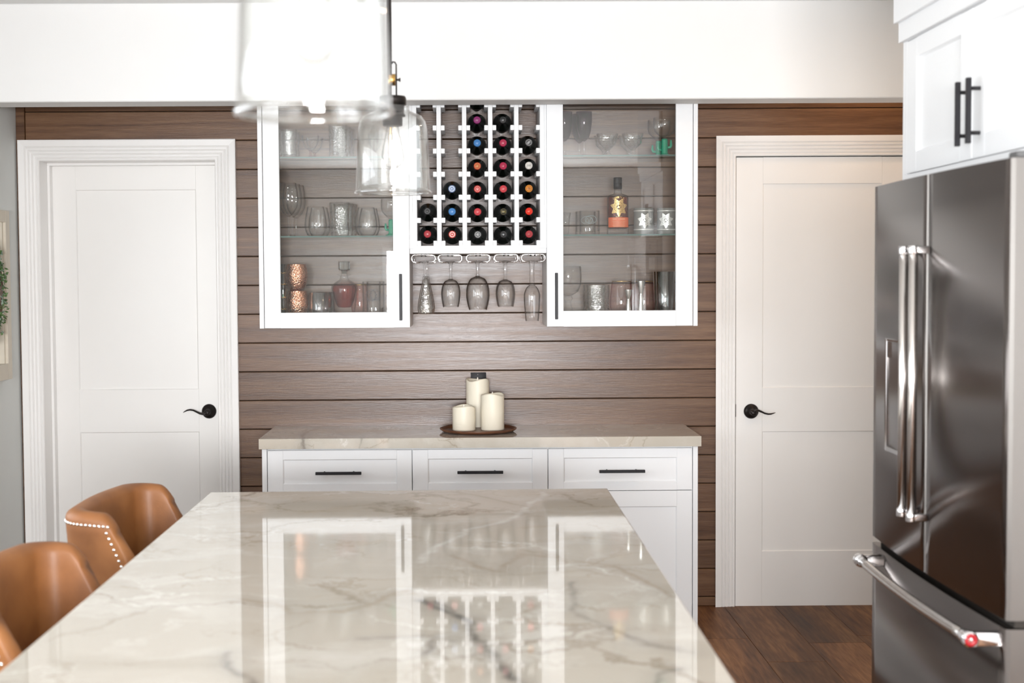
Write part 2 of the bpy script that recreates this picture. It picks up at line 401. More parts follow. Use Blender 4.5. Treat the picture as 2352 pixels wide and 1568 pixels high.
# ------------------------------------------------------------------ floor
fl = tag(MB().box(XL - .2, XR + .2, YB - .2, YW + .4, -0.08, 0.0).build('floor', M['gap']), 'brown wood plank floor running towards the back wall', 'floor', kind='structure')
pw_ = 0.2345; x_ref = atZ(1673.6, 1411.8, 0.0).x
ks = range(int((XL - x_ref) / pw_) - 1, int((XR - x_ref) / pw_) + 2)
jy = atZ(1740, 1527, 0.0).y
for k in ks:
    x0, x1 = max(x_ref + k * pw_, XL - .1), min(x_ref + (k + 1) * pw_, XR + .1)
    if x1 - x0 < 0.02: continue
    ys = [jy + (0 if k == 0 else random.uniform(0.25, 1.6) * (1 if k % 2 else -1)) - 1.7 * j for j in range(-3, 8)]
    ys = sorted([y for y in ys if YB < y < YW] + [YB - .1, YW + .1])
    for a, b_ in zip(ys, ys[1:]):
        MB().box(x0 + .0007, x1 - .0007, a + .0007, b_ - .0007, 0.0005, FLOOR_T, 0.0012).build('floor_plank', M['floor'], fl)
FZ = FLOOR_T

# ------------------------------------------------------------------ back wall of stained planks
LO0, LO1 = atY(90.5, 450, YW - .02).x, atY(493.5, 450, YW - .02).x          # left door opening
LOZ = atY(300, 368.5, YW - .02).z
RO0 = atY(1690.5, 640, YW - .02).x; RO1 = RO0 + (LO1 - LO0)
ROZ = atY(1850, 357.5, YW - .02).z
backm = MB()
backm.box(XL - .1, LO0 - .014, YW + .018, YW + .14, 0, 2.75); backm.box(LO1 + .014, RO0 - .014, YW + .018, YW + .14, 0, 2.75)
backm.box(RO1 + .014, XR + .1, YW + .018, YW + .14, 0, 2.75)
backm.box(LO0 - .014, LO1 + .014, YW + .018, YW + .14, LOZ + .014, 2.75); backm.box(RO0 - .014, RO1 + .014, YW + .018, YW + .14, ROZ + .014, 2.75)
backm.box(XL - .1, XR + .1, YW + .30, YW + .34, 0, 2.75)
wb = tag(backm.build('wall_back', M['gap']), 'back wall clad in horizontal brown stained planks', 'wall', kind='structure')
pz0 = atY(600, 787.5, YW).z; pp = 0.13235
k = -14
def plank(x0, x1, z0, z1, dy):
    mb = MB(); mb.box(x0, x1, YW + dy, YW + .018, z0 + .0018, z1 - .0018, 0.002)
    mb.build('plank', M['plank'], wb)
while pz0 + k * pp < CEIL + .1:
    z0, z1 = max(FZ, pz0 + k * pp), pz0 + (k + 1) * pp
    k += 1
    if z1 < FZ + .02: continue
    dy = random.uniform(-.0012, .0012)
    xl = XL + .042
    if z0 > LOZ + .05:
        plank(xl, XR, z0, z1, dy)
    else:
        plank(LO1 + .016, RO0 - .016, z0, z1, dy)
        plank(RO1 + .016, XR, z0, z1, dy)
tag(MB().box(XL + .001, XL + .0405, YW - .006, YW + .018, FZ, CEIL + .1, .001).build('plank', M['plank'], wb), 'narrow upright corner plank')

# left, right and rear walls, ceiling, header
wl = MB(); WZ0, WZ1, WY0, WY1, WY2, WY3 = .93, 2.20, 1.95, 4.45, -1.35, 1.15
wl.box(XL - .15, XL, YB, WY2, 0, 2.75); wl.box(XL - .15, XL, WY3, WY0, 0, 2.75); wl.box(XL - .15, XL, WY1, YW + .15, 0, 2.75)
for a, b_ in ((WY0, WY1), (WY2, WY3)):
    wl.box(XL - .15, XL, a, b_, 0, WZ0); wl.box(XL - .15, XL, a, b_, WZ1, 2.75)
tag(wl.build('wall_left', M['wall']), 'pale grey painted side wall beside the seating', 'wall', kind='structure')
tag(MB().box(XR, XR + .15, YB, YW + .15, 0, 2.75).build('wall_right', M['white_wall']), 'white wall behind the refrigerator', 'wall', kind='structure')
wr = MB(); RX0, RX1, RZ0, RZ1 = -.90, .80, 1.08, 1.86
wr.box(XL - .15, RX0, YB - .15, YB, 0, 2.75); wr.box(RX1, XR + .15, YB - .15, YB, 0, 2.75)
wr.box(RX0, RX1, YB - .15, YB, 0, RZ0); wr.box(RX0, RX1, YB - .15, YB, RZ1, 2.75)
tag(wr.build('wall_rear', M['rear_wall']), 'grey wall behind the camera holding the wide window', 'wall', kind='structure')
tag(MB().box(XL - .15, XR + .15, YB - .15, YW + .15, CEIL, CEIL + .12).build('ceiling', M['ceiling']), 'flat white ceiling', 'ceiling', kind='structure')
w1 = tag(bpy.data.objects.new('window_1', None), 'wide white framed window behind the camera', 'window', kind='structure'); COL.objects.link(w1)
f = MB()
for (a, b_, c, d) in ((RX0, RX1, RZ0, RZ0 + .05), (RX0, RX1, RZ1 - .05, RZ1), (RX0, RX0 + .05, RZ0 + .05, RZ1 - .05), (RX1 - .05, RX1, RZ0 + .05, RZ1 - .05)):
    f.box(a, b_, YB - .10, YB - .02, c, d, .002)
f.build('window_frame', M['cab'], w1)
for i in (1,): 
    x = RX0 + (RX1 - RX0) * i / 2; MB().box(x - .035, x + .035, YB - .10, YB - .03, RZ0 + .05, RZ1 - .05, .002).build('mullion', M['cab'], w1)
for k_, (y0, y1, lab) in enumerate(((WY0, WY1, 'long white framed window in the side wall by the stools'), (WY2, WY3, 'white framed window in the side wall towards the rear'))):
    w2 = tag(bpy.data.objects.new('window_%d' % (k_ + 2), None), lab, 'window', kind='structure'); COL.objects.link(w2)
    f = MB()
    for (a, b_, c, d) in ((y0, y1, WZ0, WZ0 + .05), (y0, y1, WZ1 - .05, WZ1), (y0, y0 + .05, WZ0 + .05, WZ1 - .05), (y1 - .05, y1, WZ0 + .05, WZ1 - .05)):
        f.box(XL - .10, XL - .02, a, b_, c, d, .002)
    f.build('window_frame', M['cab'], w2)
    MB().box(XL - .10, XL - .03, (y0 + y1) / 2 - .035, (y0 + y1) / 2 + .035, WZ0 + .05, WZ1 - .05, .002).build('mullion', M['cab'], w2)

HY0, HY1 = 5.95, 6.125
HZ = atY(1071, 229.5, HY0).z
tag(MB().box(XL, XR, HY0, HY1, HZ, CEIL, .004).build('trim_1', M['white_wall']), 'deep white header spanning above the drinks nook', 'beam', kind='structure')

# ------------------------------------------------------------------ doors
def casing(x0, x1, zt, w, parent, y=YW):
    """fluted casing mitred round an opening; profile = (distance from opening, how far it stands proud)"""
    prof = [(0.0, 0.0), (0.0, .012), (.004, .016), (.010, .016), (.013, .011), (.018, .016), (.026, .017), (.029, .012), (.034, .018),
            (.042, .019), (.045, .014), (.050, .020), (.058, .021), (.061, .016), (.066, .022), (.092, .024), (w, .022), (w, 0.0)]
    mb = MB(); cols = []
    for (d, h) in prof:
        cols.append([(x0 - d, y - h, FZ), (x0 - d, y - h, zt + d), (x1 + d, y - h, zt + d), (x1 + d, y - h, FZ)])
    vs = [p for c in cols for p in c]; fs = []
    for i in range(len(cols) - 1):
        for j in range(3):
            fs.append((i * 4 + j, i * 4 + j + 1, (i + 1) * 4 + j + 1, (i + 1) * 4 + j))
    for j in (0, 3): fs.append(tuple(i * 4 + j for i in range(len(cols))))
    mb.add(vs, fs); return mb.build('casing', M['casing'], parent)

def lever(cx, cz, y, d, parent, curve, knob=False):
    h = MB()
    h.lathe([(0, 0), (.0335, 0), (.0345, .003), (.033, .008), (.027, .013), (.0165, .016), (.015, .020), (.0125, .022), (.0125, .046), (.010, .050), (0, .051)], 36, (cx, y, cz), '-y')
    ob = h.build('door_handle', M['bronze'], parent)
    l = MB(); n = len(curve)
    pts = [(cx + d * u * .001, y - .044 - .004 * math.sin(u / 18), cz + v * .001) for u, v in curve]
    rad = [.0085, .009, .0078, .0065, .0055, .0052, .0052, .0045, .003, .0012][:n]
    l.tube(pts, .006, 10, radii=rad, flat=0.8)
    l.lathe([(0, 0), (.0135, 0), (.0135, .010), (.011, .013), (.0045, .0145), (0, .0145)], 24, (cx + d * .004, y - .038, cz - .004), '-y')
    if knob: l.lathe([(0, 0), (.0048, 0), (.0048, .004), (0, .0045)], 16, (cx + d * .004, y - .052, cz - .004), '-y')
    l.build('lever', M['bronze'], ob)
    return ob

d1 = thing('door_1', 'white two-panel door in a deep fluted frame beside the pale side wall', 'door', ((LO0 + LO1) / 2, YW, 0), kind='structure')
casing(LO0, LO1, LOZ, .0955, d1)
SY = YW + .150
j = MB()
j.box(LO0 - .012, LO0, YW, SY + .04, FZ, LOZ + .012); j.box(LO1, LO1 + .012, YW, SY + .04, FZ, LOZ + .012); j.box(LO0, LO1, YW, SY + .04, LOZ, LOZ + .012)
j.box(LO0, LO0 + .012, YW + .105, SY - .002, FZ, LOZ - .012, .001); j.box(LO1 - .012, LO1, YW + .105, SY - .002, FZ, LOZ - .012, .001)
j.box(LO0 + .0001, LO1 - .0001, YW + .105, SY - .002, LOZ - .012, LOZ, .001)
j.build('jamb', M['casing'], d1)
dz = lambda py, y=SY: atY(300, py, y).z
us = (LO0 + .003, LO1 - .003)
ul = atY(177, 600, SY).x; ur = us[1] - (ul - us[0])
shaker(us[0], us[1], FZ + .004, LOZ - .003, .040, [(ul, ur, FZ + .27, dz(992)), (ul, ur, dz(895), dz(435.5))], .007, front(SY)).build('door_slab', M['door'], d1)
hp = atY(480.5, 944, SY)
lever(hp.x, hp.z, SY, -1, d1, [(0, 0), (8, -7), (20, -8.5), (35, -6), (50, 1), (66, 8.5), (82, 11), (96, 8.5), (108, 2.5), (114, -2)], True)

d2 = thing('door_2', 'white two-panel door beside the refrigerator', 'door', ((RO0 + RO1) / 2, YW, 0), kind='structure')
casing(RO0, min(RO1, XR - .10), ROZ, .0865, d2)
RY = YW - .004
j = MB(); j.box(RO0 - .012, RO0, YW, YW + .14, FZ, ROZ + .012); j.box(RO1, RO1 + .012, YW, YW + .14, FZ, ROZ + .012); j.box(RO0, RO1, YW, YW + .14, ROZ, ROZ + .012)
j.build('jamb', M['casing'], d2)
rz = lambda py: atY(1850, py, RY).z
a_ = atY(1752, 650, RY).x; us = (RO0 + .0035, RO1 - .0035); b2 = us[1] - (a_ - us[0])
shaker(us[0], us[1], rz(1405.5), ROZ - .0045, .038, [(a_, b2, rz(1265), rz(990)), (a_, b2, rz(889.5), rz(421))], .006, front(RY)).build('door_slab', M['door'], d2)
MB().box(RO0 + .0002, RO0 + .0045, RY - .0015, RY + .03, rz(956), rz(927), .0003).build('latch_plate', M['black'], d2)
hp = atY(1725, 944, RY)
lever(hp.x, hp.z, RY, 1, d2, [(0, 1), (6, 6), (16, 8), (26, 7), (40, 1), (54, -6), (70, -10), (84, -9.5), (95, -6.5), (104, -3)])

# ------------------------------------------------------------------ upper glass-door cabinets
YF = 6.155
def bar_handle(cx, cz, length, y, horizontal, parent, name='handle', off=.032, w=.0125):
    h = MB(); L = length / 2
    if horizontal:
        h.box(cx - L, cx + L, y - off - .011, y - off, cz - w / 2, cz + w / 2, .0012)
        for s in (-1, 1): h.lathe([(.0045, 0), (.0045, off), (0, off)], 12, (cx + s * (L - .035), y, cz), '-y')
    else:
        h.box(cx - w / 2, cx + w / 2, y - off - .011, y - off, cz - L, cz + L, .0012)
        for s in (-1, 1): h.lathe([(.0045, 0), (.0045, off), (0, off)], 12, (cx, y, cz + s * (L - .035)), '-y')
    return h.build(name, M['black'], parent)
UT = 2.50
def glass_cabinet(x0, x1, dx0, dx1, ox0, ox1, zb, ozb, label, handle_x, shelf_z, hz):
    t = thing('glass_cabinet', label, 'cabinet', ((x0 + x1) / 2, YF + .02, zb), group=None)
    b = MB(); yb = YW - .004; T = .018
    b.box(x0, x0 + T, YF + .021, yb, zb, UT, .001); b.box(x1 - T, x1, YF + .021, yb, zb, UT, .001)
    b.box(x0 + T, x1 - T, YF + .021, yb, zb, zb + .045, .001); b.box(x0 + T, x1 - T, YF + .021, yb, UT - T, UT, .001)
    if dx0 - x0 > .012: b.box(x0, dx0 - .0025, YF, YF + .0205, zb, UT, .001)
    if x1 - dx1 > .012: b.box(dx1 + .0025, x1, YF, YF + .0205, zb, UT, .001)
    b.build('carcass', M['cab'], t)
    d = shaker(dx0, dx1, zb + .001, UT, .020, [(ox0, ox1, ozb, UT - .07)], fn=front(YF), back=False).build('door', M['cab'], t)
    MB().box(ox0 + .0005, ox1 - .0005, YF + .0085, YF + .0125, ozb + .0005, UT - .0705).build('glass_pane', M['pane'], d)
    bar_handle(handle_x, hz[0], hz[1], YF, False, d)
    for z in shelf_z:
        s = MB(); s.box(x0 + T + .002, x1 - T - .002, YF + .028, yb - .008, z - .0065, z, 0, 0)
        so = s.build('glass_shelf', [M['shelf'], M['shelf_edge']], t)
        MB().box(x0 + T + .002, x1 - T - .002, YF + .0265, YF + .0278, z - .0064, z - .0001).build('shelf_edge', M['shelf_edge'], so)
        for xx in (x0 + T + .008, x1 - T - .008):
            for yy in (YF + .045, yb - .05):
                MB().box(xx - .007, xx + .007, yy - .008, yy + .008, z - .024, z - .0068, .002, seg=2).build('shelf_clip', M['glass'], so)
    return t
Lb = atY(800, 753.2, YF).z; Rb = atY(1430, 749.3, YF).z
SZ_L = (atY(760, 359.5, YF + .03).z, atY(760, 541.5, YF + .03).z)
SZ_R = (atY(1420, 355.5, YF + .03).z, atY(1420, 537.7, YF + .03).z)
q = lambda px, py=650: atY(px, py, YF).x
lx0, lx1 = q(595.2), q(941.0); rx0, rx1 = q(1256.2), q(1602.6)
glass_cabinet(lx0, lx1, q(606.8), lx1, q(644.2), q(903.6), Lb, atY(770, 717.6, YF).z, 'white glass-fronted wall cabinet holding the red decanter and copper mugs',
              q(921), SZ_L, (atY(921, 682, YF).z, .200))
glass_cabinet(rx0, rx1, rx0, q(1591.3), q(1294.2), q(1552.3), Rb, atY(1420, 713.2, YF).z, 'white glass-fronted wall cabinet holding the amber liquor bottle',
              q(1277), SZ_R, (atY(1277, 679.5, YF).z, .200))

# ------------------------------------------------------------------ wine rack
YR = YF + .018
SHB, SHT = atY(1100, 581.8, YR).z, atY(1100, 570.5, YR).z
rk = thing('wine_rack', 'white wooden wine rack between the two glass-fronted cabinets', 'rack', (0.0 + (lx1 + rx0) / 2, YR, SHB))
MB().box(lx1 + .001, rx0 - .001, YR, YW - .004, SHB, SHT, .001).build('shelf', M['cab'], rk)
cols_px = [952.3, 1008.5, 1067.0, 1126.8, 1186.6, 1245.5]
cx_ = [atY(p, 430, YR).x for p in cols_px]
lug_px = [558, 505.3, 452.6, 399.5, 346.2, 293.2, 240.5]
lug_z = [atY(1100, p, YR).z for p in lug_px]
MB().box(cx_[0] - .009, cx_[-1] + .009, YR + .0005, YR + .02, SHT + .0002, lug_z[0] - .011, .0005).build('bottom_rail', M['cab'], rk)
board = None
for i, x in enumerate(cx_):
    if board is None:
        board = MB().box(-.0095, .0095, 0, YW - .005 - YR, 0, 2.50 - SHT, .0008).build('upright', M['cab'], rk, world=False)
        b = board
    else:
        b = board.copy(); COL.objects.link(b); b.parent = rk
    b.location = Vector((x, YR, SHT + .0005)) - rk.location
# filler strips closing the rack against the cabinets
for (a, b_) in ((lx1 + .0005, cx_[0] - .010), (cx_[-1] + .010, rx0 - .0005)):
    if b_ - a > .003: MB().box(a, b_, YR + .001, YR + .018, SHT + .0005, 2.5).build('filler', M['cab'], rk)
lug = None
for i, x in enumerate(cx_):
    for s in (-1, 1):
        if (i == 0 and s < 0) or (i == 5 and s > 0): continue
        for z in lug_z:
            if lug is None:
                lug = MB().box(-.008, .008, 0, .19, -.011, .011, .0012).build('lug', M['cab'], rk, world=False); l = lug
            else:
                l = lug.copy(); COL.objects.link(l); l.parent = rk
            l.location = Vector((x + s * .0177, YR - .0005, z)) - rk.location

# ------------------------------------------------------------------ base cabinet and its stone top
CY = 6.030; BY = 6.058
CZ1 = atY(1071, 1005.0, CY).z; CZ0 = atY(1071, 1028.6, CY).z
qb = lambda px, py=1080: atY(px, py, BY).x
bx0, bx1 = qb(602), qb(1603)
bc = thing('base_cabinet', 'long white base cabinet with three drawers under the stone counter', 'cabinet', ((bx0 + bx1) / 2, BY, FZ))
c = MB(); zt = CZ0 - .0005
c.box(bx0, bx0 + .018, BY + .021, YW - .004, FZ, zt, .001); c.box(bx1 - .018, bx1, BY + .021, YW - .004, FZ, zt, .001)
c.box(bx0 + .018, bx1 - .018, BY + .10, YW - .01, FZ, zt - .001)
c.box(bx0 + .018, bx1 - .018, BY + .021, BY + .10, FZ + .10, zt - .001)
c.box(bx0, qb(613.2), BY, BY + .0205, FZ, zt, .001); c.box(qb(1591.6), bx1, BY, BY + .0205, FZ, zt, .001)
c.build('carcass', M['cab'], bc)
zdt = atY(1100, 1031.5, BY).z; zdb = atY(1500, 1125.8, BY).z; zpt = atY(1100, 1052.5, BY).z; zpb = atY(1100, 1109.0, BY).z
segs = [(qb(614.8), qb(945.9), qb(650.5), qb(911.5), 779), (qb(947.9), qb(1257.8), qb(983.5), qb(1222.8), 1103), (qb(1259.6), qb(1590.0), qb(1295.3), qb(1554.8), 1427)]
for (a, b_, oa, ob_, hx) in segs:
    d = shaker(a, b_, zdb + .0015, zdt, .020, [(oa, ob_, zpb, zpt)], .007, front(BY)).build('drawer', M['cab'], bc)
    bar_handle(qb(hx), atY(1103, 1081.8, BY).z, .195, BY, True, d)
zq = atY(1500, 1162.5, BY).z
def lowdoor(a, b_, hx):
    st = .067
    d = shaker(a, b_, FZ + .006, zdb - .0015, .020, [(a + st, b_ - st, FZ + .08, zq)], .007, front(BY)).build('door', M['cab'], bc)
    bar_handle(hx, zdb - .16, .195, BY, False, d)
lowdoor(segs[0][0], segs[0][1], segs[0][1] - .035)
m_ = (segs[1][0] + segs[1][1]) / 2
lowdoor(segs[1][0], m_ - .001, m_ - .035); lowdoor(m_ + .001, segs[1][1], m_ + .035)
lowdoor(segs[2][0], segs[2][1], segs[2][0] + .035)
wp = lambda px, py, z=CZ1: tuple(atZ(px, py, z)[:2])
dk = (0.10, 0.09, 0.08)
M['stone_far'] = marble('quartzite_counter', [([wp(745, 983), wp(712, 990), wp(700, 1000), wp(694, 1010), (wp(694, 1010)[0] - .004, CY - .1)], .012, .8, dk),
    ([wp(735, 980), wp(765, 986), wp(790, 1000)], .006, .45, dk), ([wp(790, 1009), wp(815, 1011), wp(840, 1004)], .008, .5, dk)])
tag(MB().box(atY(593.9, 1009.5, CY).x, atY(1611.2, 1000.8, CY).x, CY, YW - .003, CZ0, CZ1, .001).build('stone_counter', M['stone_far']),
    'veined cream stone counter on the long base cabinet', 'countertop')

# ------------------------------------------------------------------ island
IZ = .914
ibl, ibr = atZ(483.5, 1130, IZ), atZ(1395, 1121, IZ)
ifl, ifr = atZ(13, 1529, IZ), atZ(1682, 1556, IZ)
def ext(a, b_, y): 
    t = (y - a.y) / (b_.y - a.y); return Vector((a.x + (b_.x - a.x) * t, y, IZ))
ifl, ifr = ext(ibl, ifl, 1.35), ext(ibr, ifr, 1.35)
isl = thing('kitchen_island', 'kitchen island with a large veined cream stone top', 'island', ((ibl.x + ibr.x) / 2, 2.8, FZ))
ipt = lambda px, py: tuple(atZ(px, py, IZ)[:2])
gr = (0.16, 0.15, 0.14); br_ = (0.36, 0.29, 0.21)
M['stone'] = marble('quartzite_island', [
    ([ipt(975, 1383), ipt(1030, 1398), ipt(1070, 1425), ipt(1082, 1450), ipt(1110, 1475), ipt(1150, 1520), ipt(1190, 1568), ipt(1225, 1620)], .017, .95, (0.07, 0.065, 0.06)),
    ([ipt(1070, 1430), ipt(1050, 1395), ipt(1010, 1385)], .012, .7, gr),
    ([ipt(1000, 1462), ipt(996, 1485), ipt(975, 1500)], .013, .8, gr),
    ([ipt(830, 1465), ipt(920, 1462), ipt(1000, 1458), ipt(1050, 1470)], .010, .55, gr),
    ([ipt(545, 1495), ipt(552, 1530), ipt(580, 1560), ipt(600, 1600)], .014, .8, gr),
    ([ipt(560, 1378), ipt(610, 1385), ipt(650, 1412), ipt(760, 1408), ipt(860, 1385), ipt(945, 1360)], .018, .65, br_),
    ([ipt(1040, 1275), ipt(1100, 1300), ipt(1150, 1310), ipt(1200, 1272), ipt(1290, 1280), ipt(1400, 1300), ipt(1470, 1330), ipt(1550, 1370)], .016, .65, br_),
    ([ipt(1050, 1130), ipt(1100, 1138), ipt(1160, 1150), ipt(1210, 1162)], .015, .6, br_),
    ([ipt(1290, 1133), ipt(1340, 1150), ipt(1370, 1162)], .014, .6, br_),
    ([ipt(1250, 1130), ipt(1215, 1160), ipt(1160, 1190), ipt(1080, 1215), ipt(960, 1290)], .018, .9, (0.84, 0.82, 0.77)),
    ([ipt(1300, 1340), ipt(1330, 1400), ipt(1400, 1440), ipt(1500, 1480), ipt(1600, 1500)], .013, .55, gr),
    ([ipt(1490, 1568), ipt(1510, 1540), ipt(1560, 1530)], .012, .7, gr)])
tp = MB(); e = .003; zt0 = IZ - .04
o4 = [ifl, ifr, ibr, ibl]
def inset(e): 
    c = sum((Vector(p) for p in o4), Vector()) / 4
    return [(p.x + (e if p.x < c.x else -e), p.y + (e if p.y < c.y else -e)) for p in o4]
r0, r1 = inset(0), inset(e)
vs = [(x, y, zt0) for x, y in r1] + [(x, y, zt0 + e) for x, y in r0] + [(x, y, IZ - e) for x, y in r0] + [(x, y, IZ - e * .3) for x, y in inset(e * .3)] + [(x, y, IZ) for x, y in r1]
fs = [(3, 2, 1, 0), (16, 17, 18, 19)]
for L in range(4):
    for i in range(4): fs.append((L * 4 + i, L * 4 + (i + 1) % 4, L * 4 + 4 + (i + 1) % 4, L * 4 + 4 + i))
tp.add(vs, fs); tp.build('stone_top', M['stone'], isl)
ix0, ix1 = max(ibl.x, ifl.x) + .32, min(ibr.x, ifr.x) - .03
b = MB(); b.box(ix0, ix1, 1.40, ibl.y - .05, FZ + .09, zt0 - .0005, .001); b.box(ix0 + .05, ix1 - .05, 1.45, ibl.y - .10, FZ, FZ + .0895)
b.build('cabinet_body', M['cab'], isl)
n = 4; L = (ibl.y - .06 - 1.41) / n
for i in range(n):
    y0 = 1.41 + i * L
    d = shaker(y0 + .002, y0 + L - .002, FZ + .11, zt0 - .012, .019, [(y0 + .062, y0 + L - .062, FZ + .18, zt0 - .08)], .007, lambda p: (ix1 + .0195 - p[1], p[0], p[2])).build('door', M['cab'], isl)

# ------------------------------------------------------------------ refrigerator
M['steel'] = simple('dark_brushed_steel', (0.165, 0.145, 0.135), 0.24, metal=1.0, var=0.03, scale=3)
M['steel_side'] = simple('bright_door_edge_steel', (0.20, 0.19, 0.18), 0.28, metal=1.0, var=0.02)
M['steel_bar'] = simple('brushed_handle_steel', (0.74, 0.71, 0.68), 0.22, metal=1.0, var=0.02)
M['fridge_body'] = simple('fridge_side_enamel', (0.10, 0.10, 0.10), 0.45)
M['blackglass'] = simple('black_glass', (0.004, 0.004, 0.005), 0.05, var=0, coat=1.0)
M['red'] = simple('red_enamel', (0.35, 0.01, 0.015), 0.25, var=0)
XF = 1.085
yN = atX(2318.3, 900, XF).y; yFa = atX(2006, 900, XF).y; ySm = atX(2130.5, 800, XF - .012).y
zTop = atX(2009, 429.5, XF).z; zDB = atX(2002.5, 1228, XF).z; zDT = atX(2003, 1243.5, XF).z
fr = thing('refrigerator', 'dark stainless french-door refrigerator with long bar handles', 'refrigerator', (1.45, (yN + yFa) / 2, FZ))
BUL = .014
def bulge(y):
    t = (y - (yN + yFa) / 2) / ((yFa - yN) / 2); return XF - BUL * (1 - t * t)
def curved_slab(y0, y1, z0, z1, thick=.062, n=14):
    mb = MB(); r = .004
    out = []
    for i in range(n + 1):
        y = y0 + (y1 - y0) * i / n; x = bulge(y)
        if i == 0 or i == n: x += r
        out.append((x, y))
    out = [(out[0][0] + .004, y0)] + [(bulge(y0 + r), y0 + r)] + out[1:-1] + [(bulge(y1 - r), y1 - r)] + [(out[-1][0] + .004, y1)]
    xb = XF + thick
    pts = out + [(xb, y1), (xb, y0)]
    m = len(pts); vs = [(x, y, z0) for x, y in pts] + [(x, y, z1) for x, y in pts]
    mb.add(vs, [tuple(range(m)), tuple(range(2 * m - 1, m - 1, -1))])
    for i in range(m):
        j = (i + 1) % m; edge = i in (0, m - 4 + 0, m - 1, m - 3)
        mb.f.append((i, j, m + j, m + i)); mb.m.append(1 if i in (0, m - 1) else 0); mb.s.append(0 < i < m - 4)
    return mb
body = MB(); body.box(XF + .075, 1.90, yN + .006, yFa - .006, FZ + .03, zTop - .012, .004)
for yy in (yN + .08, yFa - .08):
    for xx in (XF + .13, 1.84): body.lathe([(0, 0), (.02, 0), (.02, .0305), (0, .0305)], 16, (xx, yy, FZ))
body.build('body', M['fridge_body'], fr)
MB().box(XF + .063, XF + .0745, yN + .012, yFa - .012, zDT + .02, zTop - .02).build('gasket', M['gap'], fr)
doors = []
for (a, b_) in ((yN, ySm - .0018), (ySm + .0018, yFa)):
    doors.append(curved_slab(a, b_, zDB, zTop).build('door', [M['steel'], M['steel_side']], fr))
MB().box(XF + .02, XF + .06, ySm - .0016, ySm + .0016, zDB + .01, zTop - .01).build('centre_seal', M['steel_side'], fr)
MB().box(XF + .020, XF + .070, yN + .01, yFa - .01, zDT + .0008, zDB - .0008).build('drawer_gap_strip', M['gap'], fr)
dr = curved_slab(yN, yFa, FZ + .055, zDT, n=22).build('freezer_drawer', [M['steel'], M['steel_side']], fr)
MB().box(XF + .05, XF + .10, yN + .01, yFa - .01, FZ + .004, FZ + .052, .002).build('toe_grille', M['gap'], fr)
# door bars
zb1, zb0 = atX(2096, 574, 1.035).z, atX(2096, 1190, 1.035).z
for (door, py_, s) in ((doors[0], atX(2095.5, 900, 1.036).y, -1), (doors[1], atX(2073.5, 900, 1.036).y, 1)):
    xb = 1.036; h = MB()
    ztop = zb1; zbot = zb0
    h.tube([(xb, py_, zbot + .010), (xb, py_, ztop - .010)], .0105, 20, mi=0)
    for z, s_ in ((ztop, -1), (zbot, 1)):
        h.box(xb - .004, bulge(py_) + .001, py_ - .0115, py_ + .0115, z - .009, z + .009, .003, 1, 2)
        h.lathe([(0, 0), (.0118, 0), (.0125, .002), (.0125, .018), (.0118, .020), (0, .020)], 20, (xb, py_, z - .010), mi=1)
    h.build('handle', [M['steel_bar'], M['chrome']], door)
# water and ice dispenser in the far door
dy0, dy1 = atX(2034.5, 900, XF - .008).y, atX(2104, 900, XF - .008).y
dza, dzb, dzm = atX(2036, 776, XF - .006).z, atX(2036, 1034, XF - .006).z, atX(2040, 820, XF - .006).z
xs = bulge(dy0) - .004
dm = MB()
for (a, b_, c_, d_) in ((dy1, dy1 + .012, dzb, dza), (dy0 - .012, dy0, dzb, dza), (dy1 + .012, dy0 - .012, dza - .008, dza), (dy1 + .012, dy0 - .012, dzb, dzb + .014)):
    dm.box(xs, xs + .02, a, b_, c_, d_, .0015)
M['dark_chrome'] = simple('dark_chrome', (0.35, 0.33, 0.32), 0.12, metal=1.0, var=0)
dsp = dm.build('dispenser', M['dark_chrome'], doors[1])
MB().box(xs + .002, xs + .018, dy1 + .0125, dy0 - .0125, dzm, dza - .0085).build('control_panel', M['blackglass'], dsp)
MB().box(xs + .004, xs + .018, dy1 + .0125, dy0 - .0125, dzb + .0145, dzm - .0005).build('recess', M['blackglass'], dsp)
# freezer bar
hy1, hy0 = atX(1979, 1287, 1.022).y, atX(2222, 1465, 1.016).y
hz_ = (atX(1979, 1287, 1.022).z + atX(2222, 1465, 1.016).z) / 2
h = MB(); pts = []
for i in range(15):
    t = i / 14; y = hy0 + .018 + (hy1 - hy0 - .036) * t
    pts.append((1.019 - .010 * math.sin(PI * t), y, hz_))
h.tube(pts, .0115, 20, mi=0)
for y in (hy0, hy1):
    h.box(1.008, bulge(y) + .001, y - .012, y + .012, hz_ - .015, hz_ + .015, .004, 1, 2)
    h.tube([(1.019, y - .0125, hz_), (1.019, y + .0125, hz_)], .0165, 24, mi=1)
    s = 1 if y == hy0 else -1
    h.tube([(1.019, y + s * .012, hz_), (1.018, y + s * .034, hz_)], .0135, 20, mi=1)
ho = h.build('handle', [M['steel_bar'], M['chrome']], dr)
md = MB(); 
def ringdisc(mb, c, r0, r1, y0, y1, mi=0, seg=28):
    mb.lathe([(r0, 0), (r1, 0), (r1, y0 - y1), (r0, y0 - y1), (r0, 0)], seg, (c[0], y0, c[1]), '-y', mi)
ringdisc(md, (1.019, hz_), .0048, .0130, hy0 - .0125, hy0 - .0142)
tag(md.build('medallion', M['red'], ho), 'red enamel ring on the end of the bar')
# hinge cover on the near door's top
MB().box(XF + .012, XF + .072, yN + .004, yN + .05, zTop + .0003, zTop + .014, .003).build('hinge_cover', M['fridge_body'], fr)
